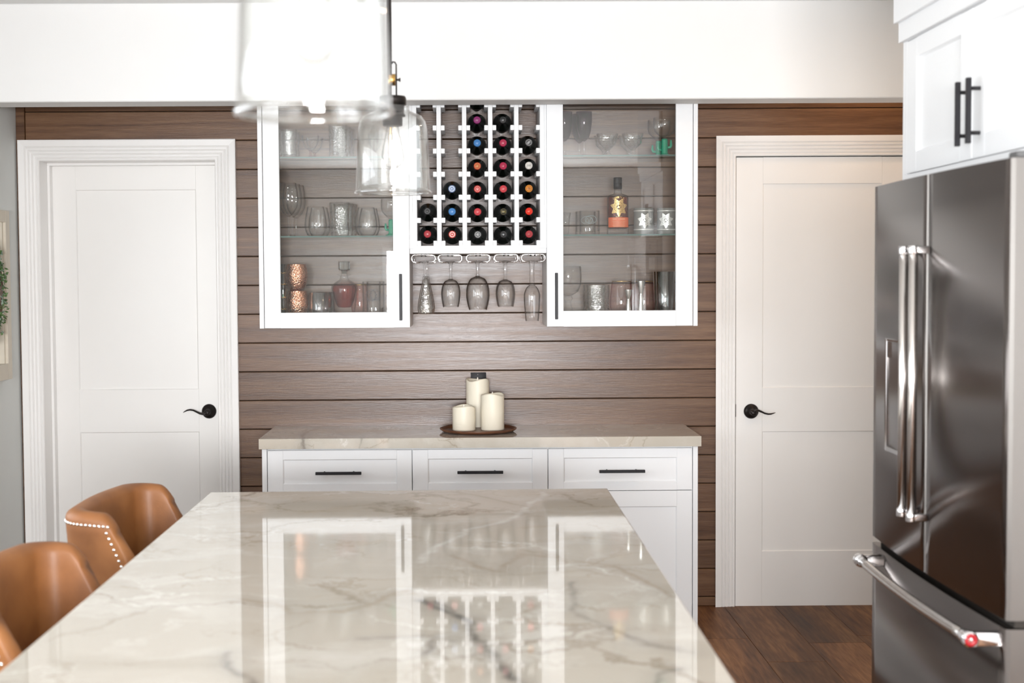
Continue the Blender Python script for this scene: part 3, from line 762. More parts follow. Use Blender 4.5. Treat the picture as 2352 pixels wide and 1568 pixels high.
# magnets and note on the far side
for py_ in (478, 494):
    p = atX(2004.5, py_, XF + .02)
    m_ = MB(); m_.tube([(XF + .10, yFa - .0055, p.z), (XF + .10, yFa + .008, p.z)], .012, 16)
for i, zz in enumerate((atX(2004, 480, XF).z, atX(2004, 494, XF).z)):
    k_ = MB(); k_.lathe([(0, 0), (.009, 0), (.010, .004), (.007, .014), (0, .016)], 16, (XF + .018, yFa - .0002, zz), 'z')
    k_.v = [(x, yFa - .0002 + (z - zz), zz + (y - yFa)) for x, y, z in k_.v]
    tag(k_.build('magnet', M['black']), ('upper' if i == 0 else 'lower') + ' small black magnet on the far edge of the refrigerator door', 'magnet', 'black magnets on the refrigerator')
pz1, pz2 = atX(2004, 541, XF).z, atX(2004, 603, XF).z
tag(MB().box(XF + .015, XF + .05, yFa + .0001, yFa + .0065, pz2, pz1, .001).build('magnet_clip', M['casing']), 'slim pale clip on the far edge of the refrigerator door', 'clip')

# ------------------------------------------------------------------ cabinet over the refrigerator
XC = 1.175
oc = thing('overhead_cabinet', 'white shaker wall cabinet above the refrigerator', 'cabinet', (1.6, 3.3, 1.8))
yfar = atX(2073.5, 250, XC).y; zT = atX(2080, 98.5, XC).z; zB = atX(2084, 399, XC).z
yd0 = atX(2083, 250, XC).y; yd1 = atX(2233.5, 250, XC).y; ynear = yd1 - (yd0 - yd1) - .02
g = MB(); g.box(XC + .0005, XR - .002, yfar - .018, yfar, FZ, CEIL - .001, .0008)
gb = tag(g.build('gable_panel', M['cab'], oc), None)
cb = MB(); zc = zTop + .004
cb.box(XC + .022, XR - .002, ynear, yfar - .0185, zc + .002, CEIL - .001); cb.box(XC, XC + .0215, ynear, yfar - .0185, zc, zB - .002, .0008)
cb.box(XC, XC + .0215, ynear, yfar - .0185, zT + .002, CEIL - .001, .0008); cb.box(XC, XC + .0215, yd0 + .0012, yfar - .0185, zB - .0015, zT + .0015, .0005)
cb.build('carcass', M['cab'], oc)
p0, p1 = atX(2105, 250, XC).y, atX(2211, 250, XC).y
pz_t = atX(2106, 129, XC).z; pz_b = atX(2104, 347, XC).z
st = yd0 - p0
for (a, b_, hy, ha, hb) in ((yd1 + .0012, yd0, atX(2199, 250, XC - .028).y, atX(2199, 189, XC - .028).z, atX(2199, 336, XC - .028).z),
                    (ynear + .002, yd1 - .0012, atX(2223.5, 250, XC - .028).y, atX(2223.5, 178.5, XC - .028).z, atX(2223.5, 329, XC - .028).z)):
    d = shaker(a, b_, zB, zT, .021, [(a + st, b_ - st, pz_b, pz_t)], .009, side(XC - .0005)).build('door', M['cab'], oc)
    h = MB(); h.box(XC - .033, XC - .022, hy - .006, hy + .006, hb, ha, .001)
    for zz in (ha - .024, hb + .024): h.lathe([(.0045, 0), (.0045, .0218), (0, .0218)], 12, (XC - .0005, hy, zz), '-x')
    h.build('handle', M['black'], d)
tag(MB().box(XC - .012, XC - .0005, ynear, yfar + .004, zT + .003, zT + .062, .001).box(XC - .024, XC - .0125, ynear, yfar + .010, zT + .055, CEIL - .001, .001).build('crown_board', M['cab'], oc))

# recessed warm lamp in the ceiling by the refrigerator
rl = thing('recessed_light', 'small round recessed ceiling lamp near the refrigerator, outside the header', 'ceiling light', (1.72, 4.85, CEIL - .004))
MB().lathe([(.055, -.001), (.075, -.001), (.078, .002), (.078, .0036), (.055, .0036), (.055, -.001)], 36, (1.72, 4.85, CEIL - .004)).build('trim_ring', M['cab'], rl)
M['lamp_lens'] = simple('lamp_lens', (1, .8, .6), .5, var=0, emc=(1, .74, .48), ems=14)
MB().lathe([(0, .001), (.0545, .001), (.0545, .003), (0, .003)], 36, (1.72, 4.85, CEIL - .004)).build('lens', M['lamp_lens'], rl)
_l = area('recessed_lamp_light', (1.72, 4.85, CEIL - .008), (0, 0, 0), .10, .10, 5, (1, .68, .42)); _l.parent = None
nl_ = dup(rl, (1.78, 6.32, CEIL - .004), 'small round recessed ceiling lamp above the door beside the refrigerator'); rl['group'] = nl_['group'] = 'recessed ceiling lamps'
area('nook_lamp_light', (1.78, 6.32, CEIL - .008), (0, 0, 0), .10, .10, 1.4, (1, .62, .34))

# ================================================================== glassware
def shell(out, t=.0022, base=.006):
    """closed wall from an outer profile (r, h) running from the foot's centre up to the rim"""
    inn = [(max(r - t, 0.0), h) for r, h in out if h > base]
    return out + [(out[-1][0] - t * .5, out[-1][1] + t * .35)] + inn[::-1] + [(0, max(base, inn[0][1] - .0005) if inn else base)]
def sc(prof, R, H): return [(r * R, h * H) for r, h in prof]
def cosmod(n, a, h0=0, h1=9, sharp=1):
    def f(t, r, h):
        return r * (1 - a * (0.5 - 0.5 * math.cos(n * t)) ** sharp) if h0 <= h <= h1 else r
    return f
def dens(prof, n=3):
    out = []
    for a, b_ in zip(prof, prof[1:]):
        for i in range(n): out.append((a[0] + (b_[0] - a[0]) * i / n, a[1] + (b_[1] - a[1]) * i / n))
    return out + [prof[-1]]
BUILT = {}
def make(kind, R, H):
    """list of (part name, MB at the origin, material)"""
    P = []
    if kind == 'cut_tumbler':
        o = sc([(0, 0), (.88, 0), (.93, .04), (.97, .3), (1, .97), (1, 1)], R, H)
        P.append(('glass_body', MB().lathe(shell(dens(o, 3), .004, .014), 36, mod=cosmod(18, .07, H * .08, H * .6)), 'cut'))
    elif kind == 'highball':
        o = sc([(0, 0), (.98, 0), (1.0, .06), (.97, .16), (.94, .3), (.96, .6), (1, .95), (1, 1)], R, H)
        P.append(('glass_body', MB().lathe(shell(o, .004, .012), 48, mod=cosmod(12, .09, H * .05, H * .97)), 'cut'))
    elif kind == 'flared_tumbler':
        o = sc([(0, 0), (.80, 0), (.86, .05), (.93, .22), (.88, .42), (.93, .75), (1, 1)], R, H)
        P.append(('glass_body', MB().lathe(shell(o, .0035, .012), 48, mod=cosmod(16, .08, H * .04, H * .98)), 'cut'))
    elif kind == 'straight_tumbler':
        o = sc([(0, 0), (.93, 0), (.97, .03), (1, .15), (1, 1)], R, H)
        P.append(('glass_body', MB().lathe(shell(o, .0028, .012), 40), 'clear'))
    elif kind == 'dessert_bowl':
        P.append(('bowl', MB().lathe(shell(sc([(0, .34), (.2, .34), (.5, .42), (.78, .58), (.95, .80), (1, 1)], R, H), .0022, H * .37), 36), 'glass'))
        P.append(('stem', MB().lathe(sc([(0, 0), (.55, 0), (.55, .03), (.25, .06), (.12, .12), (.2, .18), (.1, .24), (.22, .335), (0, .338)], R, H), 24), 'smoke'))
    elif kind == 'pressed_bowl':
        P.append(('bowl', MB().lathe(shell(sc([(0, .28), (.22, .28), (.38, .36), (.80, .55), (.90, .80), (1, 1)], R, H), .003, H * .33), 40, mod=cosmod(20, .05, H * .4, H * .95)), 'cut'))
        P.append(('foot', MB().lathe(sc([(0, 0), (.5, 0), (.5, .05), (.30, .12), (.22, .2), (.24, .275), (0, .278)], R, H), 28, mod=cosmod(10, .08)), 'cut'))
    elif kind == 'wine':
        P.append(('bowl', MB().lathe(shell(sc([(0, .37), (.15, .375), (.55, .44), (.88, .55), (1, .68), (.93, .85), (.78, 1)], R, H), .0018, H * .39), 40), 'glass'))
        P.append(('stem', MB().lathe(sc([(0, 0), (.8, 0), (.8, .008), (.3, .02), (.11, .05), (.09, .2), (.11, .34), (.16, .37), (0, .372)], R, H), 24), 'glass'))
    elif kind == 'stemless':
        o = sc([(0, 0), (.55, 0), (.78, .05), (.96, .22), (1, .38), (.94, .62), (.82, .85), (.74, 1)], R, H)
        P.append(('glass_body', MB().lathe(shell(o, .002, .004), 48, mod=cosmod(16, .025, H * .05, H * .9)), 'glass'))
    elif kind == 'pink_stemless':
        o = sc([(0, 0), (.45, 0), (.70, .03), (.96, .20), (1, .32), (.95, .55), (.88, .8), (.82, .985)], R, H)
        P.append(('glass_body', MB().lathe(shell(o, .0022, .004), 40), 'pink'))
        P.append(('gold_rim', MB().lathe([(R * .825 - .0005, H * .975), (R * .828 + .0004, H * .975), (R * .82 + .0004, H), (R * .82 - .003, H + .0003), (R * .82 - .003, H * .975)], 40), 'gold'))
    elif kind == 'margarita':
        P.append(('bowl', MB().lathe(shell(sc([(0, .46), (.25, .465), (.5, .53), (.88, .64), (1, .76), (1, .9), (.98, 1)], R, H), .0022, H * .48), 40), 'glass'))
        st = MB(); st.lathe(sc([(0, 0), (.62, 0), (.62, .02), (.36, .05), (.30, .08), (.30, .4), (.26, .45), (0, .458)], R, H), 24, mod=cosmod(9, .12))
        for s, z0, z1 in ((-1, .16, .34), (1, .22, .42)):
            st.tube([(s * R * .25, 0, H * z0), (s * R * .5, 0, H * (z0 + .01)), (s * R * .56, 0, H * (z0 + .05)), (s * R * .56, 0, H * z1)], R * .12, 10, radii=[R * .11, R * .12, R * .13, R * .08])
        P.append(('stem', st, 'cactus'))
    elif kind == 'purple_goblet':
        P.append(('bowl', MB().lathe(shell(sc([(0, .34), (.2, .35), (.62, .43), (.88, .58), (1, .8), (1, 1)], R, H), .002, H * .37), 36), 'purple'))
        P.append(('stem', MB().lathe(sc([(0, 0), (.7, 0), (.7, .01), (.3, .03), (.14, .06), (.12, .15), (.24, .22), (.14, .28), (.2, .335), (0, .34)], R, H), 24), 'glass'))
    elif kind == 'thick_goblet':
        P.append(('bowl', MB().lathe(shell(sc([(0, .40), (.3, .41), (.75, .49), (.97, .64), (1, .8), (.95, 1)], R, H), .003, H * .43), 40), 'glass'))
        P.append(('stem', MB().lathe(sc([(0, 0), (.85, 0), (.85, .015), (.5, .05), (.25, .10), (.34, .14), (.22, .19), (.20, .28), (.34, .34), (.25, .395), (0, .4)], R, H), 28), 'glass'))
    elif kind == 'cordial':
        P.append(('glass_body', MB().lathe(shell(sc([(0, 0), (.5, 0), (.5, .06), (.6, .1), (.75, .5), (1, 1)], R, H), .002, .01), 28), 'glass'))
    elif kind == 'jigger':
        P.append(('jigger_body', MB().lathe(shell(sc([(0, 0), (.80, 0), (.82, .02), (.45, .60), (.42, .62), (.45, .64), (1, .98), (1, 1)], R, H), .0015, H * .66), 32), 'steel_bar'))
    elif kind == 'shaker_glass':
        o = sc([(0, 0), (.80, 0), (.84, .02), (1, 1)], R, H)
        P.append(('glass_body', MB().lathe(shell(o, .0022, .006), 40), 'mercury'))
    elif kind == 'low_tumbler':
        o = sc([(0, 0), (.94, 0), (1, .05), (1, 1)], R, H)
        P.append(('glass_body', MB().lathe(shell(o, .003, .018), 40), 'silvered'))
    elif kind == 'dish':
        o = sc([(0, 0), (.8, 0), (.9, .2), (1, 1)], R, H)
        P.append(('glass_body', MB().lathe(shell(o, .003, .006), 32, mod=cosmod(12, .08)), 'cut'))
    elif kind == 'copper_mug':
        o = sc([(0, 0), (.60, 0), (.66, .03), (.90, .25), (1, .5), (.97, .75), (.86, .97), (.86, 1)], R, H)
        P.append(('mug_body', MB().lathe(shell(dens(o, 2), .0015, .004), 48), 'copper'))
        P.append(('rim', MB().lathe([(R * .845, H * .985), (R * .875, H * .985), (R * .88, H), (R * .85, H * 1.005), (R * .845, H * .985)], 40), 'copper_smooth'))
    return P
M['clear'] = M['glass']
M['mercury'] = glass('mirrored_glass', tint=(0.74, 0.76, 0.76), edge=(0.35, 0.38, 0.38), blend=0.5, boost=6.0, rough=0.06)
M['silvered'] = glass('silvered_glass', tint=(0.62, 0.60, 0.60), edge=(0.30, 0.29, 0.30), blend=0.5, boost=6.0, rough=0.10, bump=0.25, bscale=30)
M['frosted'] = simple('frosted_grey_glass', (0.22, 0.215, 0.20), 0.35, spec=.6)
def copper(name, bumpy):
    m, nt, b = newmat(name); setp(b, base=(0.86, 0.42, 0.27), metal=1.0, rough=0.18)
    if bumpy:
        tc = N(nt, 'ShaderNodeTexCoord'); v = N(nt, 'ShaderNodeTexVoronoi', feature='SMOOTH_F1'); v.inputs['Scale'].default_value = 190; v.inputs['Smoothness'].default_value = .4
        nt.links.new(tc.outputs['Object'], v.inputs['Vector']); bp = N(nt, 'ShaderNodeBump'); bp.inputs['Strength'].default_value = 0.9; bp.inputs['Distance'].default_value = 0.0025
        nt.links.new(v.outputs['Distance'], bp.inputs['Height']); nt.links.new(bp.outputs[0], b.inputs['Normal'])
    return m
M['copper'] = copper('hammered_copper', True); M['copper_smooth'] = copper('smooth_copper', False)
NAMES = {'cut_tumbler': 'cut_glass_tumbler', 'highball': 'highball_glass', 'flared_tumbler': 'flared_tumbler', 'straight_tumbler': 'engraved_tumbler',
         'dessert_bowl': 'dessert_glass', 'pressed_bowl': 'pressed_glass_bowl', 'wine': 'wine_glass', 'stemless': 'stemless_glass', 'pink_stemless': 'pink_wine_glass',
         'margarita': 'margarita_glass', 'purple_goblet': 'purple_goblet', 'thick_goblet': 'beer_goblet', 'cordial': 'cordial_glass', 'jigger': 'jigger',
         'shaker_glass': 'mixing_glass', 'low_tumbler': 'silvered_tumbler', 'dish': 'glass_dish', 'copper_mug': 'copper_mug'}
FZL, FZR = Lb + .0452, Rb + .0452
def item(kind, px, w, top, base, Y, label, cat='glass', group=None, H=None):
    X = atY(px, top + 20, Y).x; R = w / 2 * Y / F
    H = H or (atY(px, top, Y).z - base)
    t = thing(NAMES[kind], label, cat, (X, Y, base + .0004), group)
    parts = make(kind, R, H)
    for (n, mb, m) in parts:
        mb.build(n, M[m], t, world=False)
    return t
def behind(t, n, labels, step=.085, group=None, dx=0.0):
    r = []
    for i in range(1, n + 1):
        c = dup(t, (t.location.x + dx * i, t.location.y + step * i, t.location.z), labels[i - 1], group); r.append(c)
    return r
F1 = 6.262
T, Mi = SZ_L
g = 'cut-glass tumblers on the top shelf'
a = item('cut_tumbler', 661, 44, 299, T, F1, 'cut-glass tumbler at the outer end of the top shelf over the large wine glasses', group=g)
behind(a, 1, ['cut-glass tumbler behind the first one at the outer end of the top shelf'], .10, g)
g = 'footed dessert glasses'
a = item('dessert_bowl', 713, 40, 312, T, F1, 'small round dessert glass on a reddish stem, in front, top shelf', group=g)
behind(a, 1, ['small round dessert glass standing behind its twin on the top shelf'], .11, g, .006)
g = 'fluted highball glasses'
a = item('highball', 776, 43, 287.5, T, F1, 'tall fluted highball glass beside the dessert glasses, front of its row', group=g)
behind(a, 2, ['tall fluted highball glass, second in its row on the top shelf', 'tall fluted highball glass, at the wall end of its row on the top shelf'], .09, g, .009)
item('dessert_bowl', 862, 34, 308, T, F1 + .05, 'dessert glass on the top shelf seen through the hanging glass lamp shade')
g = 'large wine glasses on the middle shelf'
a = item('wine', 662, 46, 420.5, Mi, F1, 'large wine glass at the outer end of the middle shelf, front of three', group=g)
behind(a, 2, ['large wine glass on the middle shelf, second of three in a row', 'large wine glass on the middle shelf, closest of three to the planks'], .09, g, .006)
g = 'ribbed stemless glasses on the middle shelf'
a = item('stemless', 725, 51, 475, Mi, F1, 'ribbed stemless glass between the large wine glasses and the cut tumblers', group=g)
behind(a, 1, ['ribbed stemless glass behind the one next to the large wine glasses'], .10, g, .006)
a = item('stemless', 841, 50, 476.5, Mi, F1, 'ribbed stemless glass beside the green-stemmed glass', group=g)
behind(a, 1, ['ribbed stemless glass behind the one beside the green-stemmed glass'], .10, g, .006)
g = 'flared cut-glass tumblers'
a = item('flared_tumbler', 780, 47, 466, Mi, F1, 'flared cut-glass tumbler in the middle of the middle shelf, front of three', group=g)
behind(a, 2, ['flared cut-glass tumbler, second in its row on the middle shelf', 'flared cut-glass tumbler, closest to the planks in its row'], .088, g, .010)
g = 'margarita glasses with green cactus stems'
item('margarita', 899, 48, 457.5, Mi, F1, 'clear margarita glass with a green stem on the decanter cabinet middle shelf', group=g)
# decanter cabinet, bottom
g = 'hammered copper mugs'
cm = item('copper_mug', 683, 50, 668, FZL, F1, 'hammered copper mug, lower of the two stacked', 'mug', g)
hm = cm.location.z
c2 = dup(cm, (atY(681.5, 640, F1).x, F1, atY(683, 668, F1).z + .0016), 'hammered copper mug, upper of the two stacked', g)
sb = MB()
bm_ = item('low_tumbler', 732.5, 44, 672, FZL, F1, 'low silvered tumbler between the copper mugs and the decanter', group='low silvered tumblers')
behind(bm_, 1, ['low silvered tumbler behind the first, beside the decanter'], .085, 'low silvered tumblers', .022)
# stag etched on the tumbler
def on_cyl(mb, R, cx=0.0):
    """bend flat art (x, z) with relief y round a cylinder of radius R, facing the room"""
    mb.v = [((R + y) * math.sin((x - cx) / R), -(R + y) * math.cos((x - cx) / R), z) for x, y, z in mb.v]; return mb
def stroke(mb, pts, w, depth=.0004, mi=0):
    for a, b_ in zip(pts, pts[1:]):
        d = Vector((b_[0] - a[0], b_[1] - a[1])); L = d.length
        if L < 1e-6: continue
        n = Vector((-d.y, d.x)) / L * w / 2; k = max(1, int(L / .004))
        for i in range(k):
            p = Vector(a) + d * (i / k); q_ = Vector(a) + d * ((i + 1) / k)
            vs = [(p.x - n.x, .0002, p.y - n.y), (p.x + n.x, .0002, p.y + n.y), (q_.x + n.x, .0002, q_.y + n.y), (q_.x - n.x, .0002, q_.y - n.y)]
            vs += [(v[0], depth, v[2]) for v in vs]
            mb.add(vs, [(0, 1, 2, 3), (7, 6, 5, 4), (0, 4, 5, 1), (1, 5, 6, 2), (2, 6, 7, 3), (3, 7, 4, 0)], mi)
M['engrave'] = simple('engraved_grey', (0.10, 0.10, 0.11), 0.5, var=0)
R_ = 44 / 2 * F1 / F
e_ = MB(); hh = .05
for s in (-1, 1):
    stroke(e_, [(0, hh), (s * .006, hh + .008), (s * .013, hh + .012), (s * .015, hh + .020)], .0016)
    stroke(e_, [(s * .008, hh + .009), (s * .007, hh + .018)], .0014); stroke(e_, [(s * .012, hh + .012), (s * .011, hh + .021)], .0012)
stroke(e_, [(-.004, hh), (.0, hh - .012), (.004, hh)], .002); stroke(e_, [(0, hh + .002), (0, hh - .014)], .004)
on_cyl(e_, R_).build('etched_motif', M['engrave'], bm_, world=False)
# decanter
DX = atY(791, 660, F1).x; m1 = F1 / F
dz_ = lambda py: atY(791, py, F1).z - FZL
dec = thing('decanter', 'glass decanter of red liquor with a square-cut stopper', 'decanter', (DX, F1, FZL + .0004))
ob = [(0, 0), (22.5 * m1, 0), (23.5 * m1, .003), (25.5 * m1, dz_(700)), (29 * m1, dz_(675)), (30.5 * m1, dz_(663)), (28.5 * m1, dz_(655)), (21 * m1, dz_(648.5)), (11.5 * m1, dz_(643)), (8.5 * m1, dz_(637)), (9 * m1, dz_(633.5)), (15.5 * m1, dz_(631)), (15.5 * m1, dz_(629.4)), (7 * m1, dz_(629))]
inn = [(7 * m1, dz_(640)), (10 * m1, dz_(645)), (19 * m1, dz_(650)), (26.5 * m1, dz_(657)), (28.2 * m1, dz_(664)), (24 * m1, dz_(683)), (18.5 * m1, dz_(700)), (14 * m1, dz_(706)), (0, dz_(707))]
MB().lathe(ob + inn, 44).build('glass_body', M['glass'], dec, world=False)
liq = [(0, dz_(652)), (22.8 * m1, dz_(652)), (25.8 * m1, dz_(657)), (27.6 * m1, dz_(664)), (23.4 * m1, dz_(683)), (17.9 * m1, dz_(699.6)), (13.4 * m1, dz_(705.4)), (0, dz_(706.4))]
MB().lathe(liq, 40).build('liquor', M['liquor'], dec, world=False)
st = MB(); st.lathe([(0, dz_(628.6)), (7 * m1, dz_(628.6)), (5.5 * m1, dz_(626)), (6 * m1, dz_(623.5)), (12 * m1, dz_(620)), (13.2 * m1, dz_(618)), (13.2 * m1, dz_(602)), (12.3 * m1, dz_(600.8)), (0, dz_(600.8))], 8, smooth=False)
st.build('stopper', M['mercury'], dec, world=False)
item('pink_stemless', 826, 40, 653, FZL, F1 + .14, 'pink glass half hidden between the decanter and the wreath-engraved tumbler')
et = item('straight_tumbler', 853.5, 42, 647, FZL, F1, 'tall clear tumbler engraved with a dark wreath beside the decanter', group='wreath-engraved tumblers')
R_ = 42 / 2 * F1 / F; e_ = MB(); zc_ = atY(853, 678, F1).z - FZL
for k in range(26):
    t_ = 2 * PI * k / 26; r_ = .022; c_ = (r_ * math.cos(t_), zc_ + r_ * math.sin(t_) * 1.05)
    d_ = t_ + PI / 2 + (.7 if k % 2 else -.7)
    stroke(e_, [c_, (c_[0] + .006 * math.cos(d_), c_[1] + .006 * math.sin(d_))], .0026)
on_cyl(e_, R_).build('engraved_wreath', M['engrave'], et, world=False)
behind(et, 1, ['tall clear tumbler behind the wreath-engraved one'], .085, 'wreath-engraved tumblers', .012)
item('dish', 893, 34, 707.5, FZL, F1 - .01, 'low cut-glass dish at the handle end of the decanter cabinet floor', 'dish')
# slim green glass with gold bands
GB = thing('bamboo_glass', 'slim dark green glass with gold thorn-like bands before the copper mugs', 'glass', (atY(650, 660, 6.222).x, 6.222, FZL + .0004))
Hb = atY(650, 607, 6.222).z - FZL
M['green_dark'] = glass('dark_green_glass', tint=(0.16, 0.26, 0.21), edge=(0.04, 0.09, 0.07), blend=.5, boost=3)
MB().lathe(shell([(0, 0), (.010, 0), (.011, .004), (.010, Hb * .5), (.0105, Hb)], .0018, .006), 20).build('glass_body', M['green_dark'], GB, world=False)
gb_ = MB()
for py_ in (627, 653, 683, 710):
    z_ = atY(650, py_, 6.222).z - FZL
    for s in range(5):
        t_ = -2.6 + s * .55; zz = z_ + (.003 if s % 2 else -.003)
        t2 = t_ + .55; z2 = z_ + (-.003 if s % 2 else .003)
        gb_.tube([(.0118 * math.cos(t_), .0118 * math.sin(t_), zz), (.0118 * math.cos(t2), .0118 * math.sin(t2), z2)], .0013, 6)
    gb_.tube([(.011, -.004, z_), (.0165, -.005, z_ + .0035)], .0012, 6, radii=[.0015, .0006]); gb_.tube([(-.011, -.004, z_), (-.0150, -.005, z_ + .0035)], .0012, 6, radii=[.0015, .0006])
gb_.build('gold_bands', M['gold'], GB, world=False)

# amber-bottle cabinet
T, Mi = SZ_R
g = 'purple goblets'
a = item('purple_goblet', 1341.5, 36, 257.5, T, F1, 'deep purple goblet on a clear stem beside the pressed glass bowls', group=g)
dup(a, (a.location.x - .013, F1 + .095, a.location.z), 'deep purple goblet half hidden behind the one nearest the bowls', g)
dup(a, (atY(1296.5, 300, F1).x, F1, a.location.z), 'deep purple goblet cut off by the handle-side stile', g)
g = 'pressed glass bowls'
a = item('pressed_bowl', 1395, 50, 308, T, F1, 'pressed glass footed bowl next to the purple goblets, front', group=g)
behind(a, 1, ['pressed glass footed bowl behind the one next to the goblets'], .09, g, -.004)
b_ = item('pressed_bowl', 1453, 50, 307.5, T, F1, 'pressed glass footed bowl next to the green-stemmed glasses, front', group=g)
behind(b_, 1, ['pressed glass footed bowl behind the one next to the green-stemmed glasses'], .09, g, -.006)
g = 'margarita glasses with green cactus stems'
a = item('margarita', 1526.5, 52, 271, T, F1, 'clear margarita glass with green stem beside the pressed bowls, front', group=g)
behind(a, 1, ['clear margarita glass with green stem standing behind its twin by the pressed bowls'], .10, g, -.012)
item('cordial', 1299, 24, 489, Mi, F1, 'small tapering glass cut off by the stile on the amber bottle shelf')
et = item('straight_tumbler', 1354, 46.5, 484.5, Mi, F1, 'clear tumbler with an oval emblem beside the amber bottle', group='oval-emblem tumblers')
R_ = 46.5 / 2 * F1 / F; zc_ = atY(1356, 505, F1).z - Mi
e_ = MB(); ov = [(.003 + .026 * math.cos(2 * PI * k / 28), zc_ + .017 * math.sin(2 * PI * k / 28)) for k in range(29)]
stroke(e_, ov, .0016); stroke(e_, [(-.004, zc_ - .008), (.003, zc_ + .009), (.008, zc_ + .004), (.012, zc_ - .006)], .0015); stroke(e_, [(-.014, zc_ - .010), (.018, zc_ - .010)], .001)
M['etch'] = simple('etched_emblem', (0.34, 0.42, 0.42), 0.5, var=0)
on_cyl(e_, R_).build('oval_emblem', M['etch'], et, world=False)
behind(et, 1, ['clear tumbler behind the one with the oval emblem'], .09, 'oval-emblem tumblers', -.010)
# amber liquor bottle
BYY = F1; mB = BYY / F; BX = atY(1419, 490, BYY).x; hz2 = lambda py: atY(1419, py, BYY).z - Mi
bo = thing('liquor_bottle', 'amber liquor bottle with a black cap and gold star badge', 'bottle', (BX, BYY, Mi + .0004))
RB = 24.6 * mB
prof = [(0, 0), (RB * .95, 0), (RB, .004), (RB, hz2(455)), (RB * .94, hz2(450.5)), (RB * .7, hz2(447.5)), (9.6 * mB, hz2(445)), (8.6 * mB, hz2(441)), (8.4 * mB, hz2(433))]
inner = [(r - .0022, h) for r, h in prof[3:]][::-1] + [(RB - .003, hz2(523)), (RB * .8, hz2(525)), (0, hz2(525.5))]
MB().lathe(prof + inner, 44).build('glass_body', M['glass'], bo, world=False)
MB().lathe([(0, hz2(524.8)), (RB * .78, hz2(524.6)), (RB - .0036, hz2(522)), (RB - .0036, hz2(456)), (RB * .90, hz2(451.6)), (0, hz2(449))], 40).build('liquor', M['amber'], bo, world=False)
MB().lathe([(0, hz2(434)), (9.6 * mB, hz2(434)), (9.8 * mB, hz2(422)), (9.4 * mB, hz2(421.2)), (9.8 * mB, hz2(420.4)), (9.8 * mB, hz2(409)), (9.2 * mB, hz2(408)), (0, hz2(408))], 32).build('cap', M['black'], bo, world=False)
def star(mb, cx, cz, r, inner=.58, n=7, ang=-PI / 2, sx=.98):
    pts = []
    for k in range(2 * n):
        t_ = ang + PI * k / n; rr = r if k % 2 == 0 else r * inner
        pts.append((cx + rr * math.cos(t_) * sx, cz + rr * math.sin(t_)))
    return pts
M['gold_print'] = simple('gold_print', (0.80, 0.55, 0.22), 0.35, metal=.6)
M['silver_print'] = simple('silver_print', (0.86, 0.84, 0.80), 0.28, metal=.5, var=.1, scale=300)
def badge(R, cz, r, mat, parent, mi_ring=None):
    e_ = MB()
    o_ = star(e_, 0, cz, r); w_ = r * .085
    stroke(e_, o_ + [o_[0]], w_ * 1.2)
    i_ = star(e_, 0, cz, r * .78); stroke(e_, i_ + [i_[0]], w_ * .6)
    for rr in (.42, .30): stroke(e_, [(r * rr * math.cos(2 * PI * k / 20), cz + r * rr * math.sin(2 * PI * k / 20)) for k in range(21)], w_ * .9)
    for k in range(7):
        t_ = -PI / 2 + 2 * PI * k / 7; stroke(e_, [(r * .45 * math.cos(t_), cz + r * .45 * math.sin(t_)), (r * .8 * math.cos(t_), cz + r * .8 * math.sin(t_))], w_)
    stroke(e_, [(-r * .16, cz - r * .12), (-r * .05, cz + r * .16), (r * .05, cz - r * .02), (r * .17, cz + r * .12)], w_ * .9); stroke(e_, [(-r * .18, cz - r * .05), (r * .18, cz - r * .10)], w_ * .7)
    return on_cyl(e_, R).build('star_badge', mat, parent, world=False)
badge(RB, hz2(477), 21 * mB, M['gold_print'], bo)
def wrap_text(body, size, z, R, mat, parent, name, arc=0.0, xo=0.0):
    cu = bpy.data.curves.new('lettering', 'FONT'); cu.body = body; cu.size = size; cu.align_x = 'CENTER'; cu.extrude = .0001
    to = bpy.data.objects.new('lettering', cu); COL.objects.link(to); bpy.context.view_layer.update()
    me = bpy.data.meshes.new_from_object(to.evaluated_get(bpy.context.evaluated_depsgraph_get()))
    bpy.data.objects.remove(to)
    mb = MB(); vs = []
    for v in me.vertices:
        x, y, w_ = v.co
        zz = z + y - arc * (x * x); vs.append((x + xo, .0004 + w_, zz))
    mb.add(vs, [tuple(p.vertices) for p in me.polygons]); bpy.data.meshes.remove(me)
    on_cyl(mb, R); return mb.build(name, mat, parent, world=False)
wrap_text('LIBERTY C', .0115, hz2(456.5), RB, M['gold_print'], bo, 'lettering', arc=9)
M['orange'] = simple('orange_label', (0.72, 0.13, 0.035), 0.5, var=.06)
lb_ = MB(); n_ = 22
for i in range(n_):
    t0_, t1_ = -1.15 + 2.35 * i / n_, -1.15 + 2.35 * (i + 1) / n_; ra, rb_ = RB + .0003, RB + .0006
    q_ = []
    for rr in (ra, rb_):
        for t_ in (t0_, t1_):
            for z_ in (hz2(522.5), hz2(500)): q_.append((rr * math.sin(t_), -rr * math.cos(t_), z_))
    lb_.add(q_, [(0, 1, 3, 2), (4, 6, 7, 5), (0, 4, 5, 1), (2, 3, 7, 6)])
lb_.build('label', M['orange'], bo, world=False)
M['cream_print'] = simple('cream_print', (0.90, 0.70, 0.45), 0.5, var=0)
RL = RB + .0006
wrap_text('DEPUTY', .0080, hz2(500.5), RL, M['cream_print'], bo, 'lettering')
wrap_text('GARY VANDER', .0085, hz2(505.5), RL, M['cream_print'], bo, 'lettering')
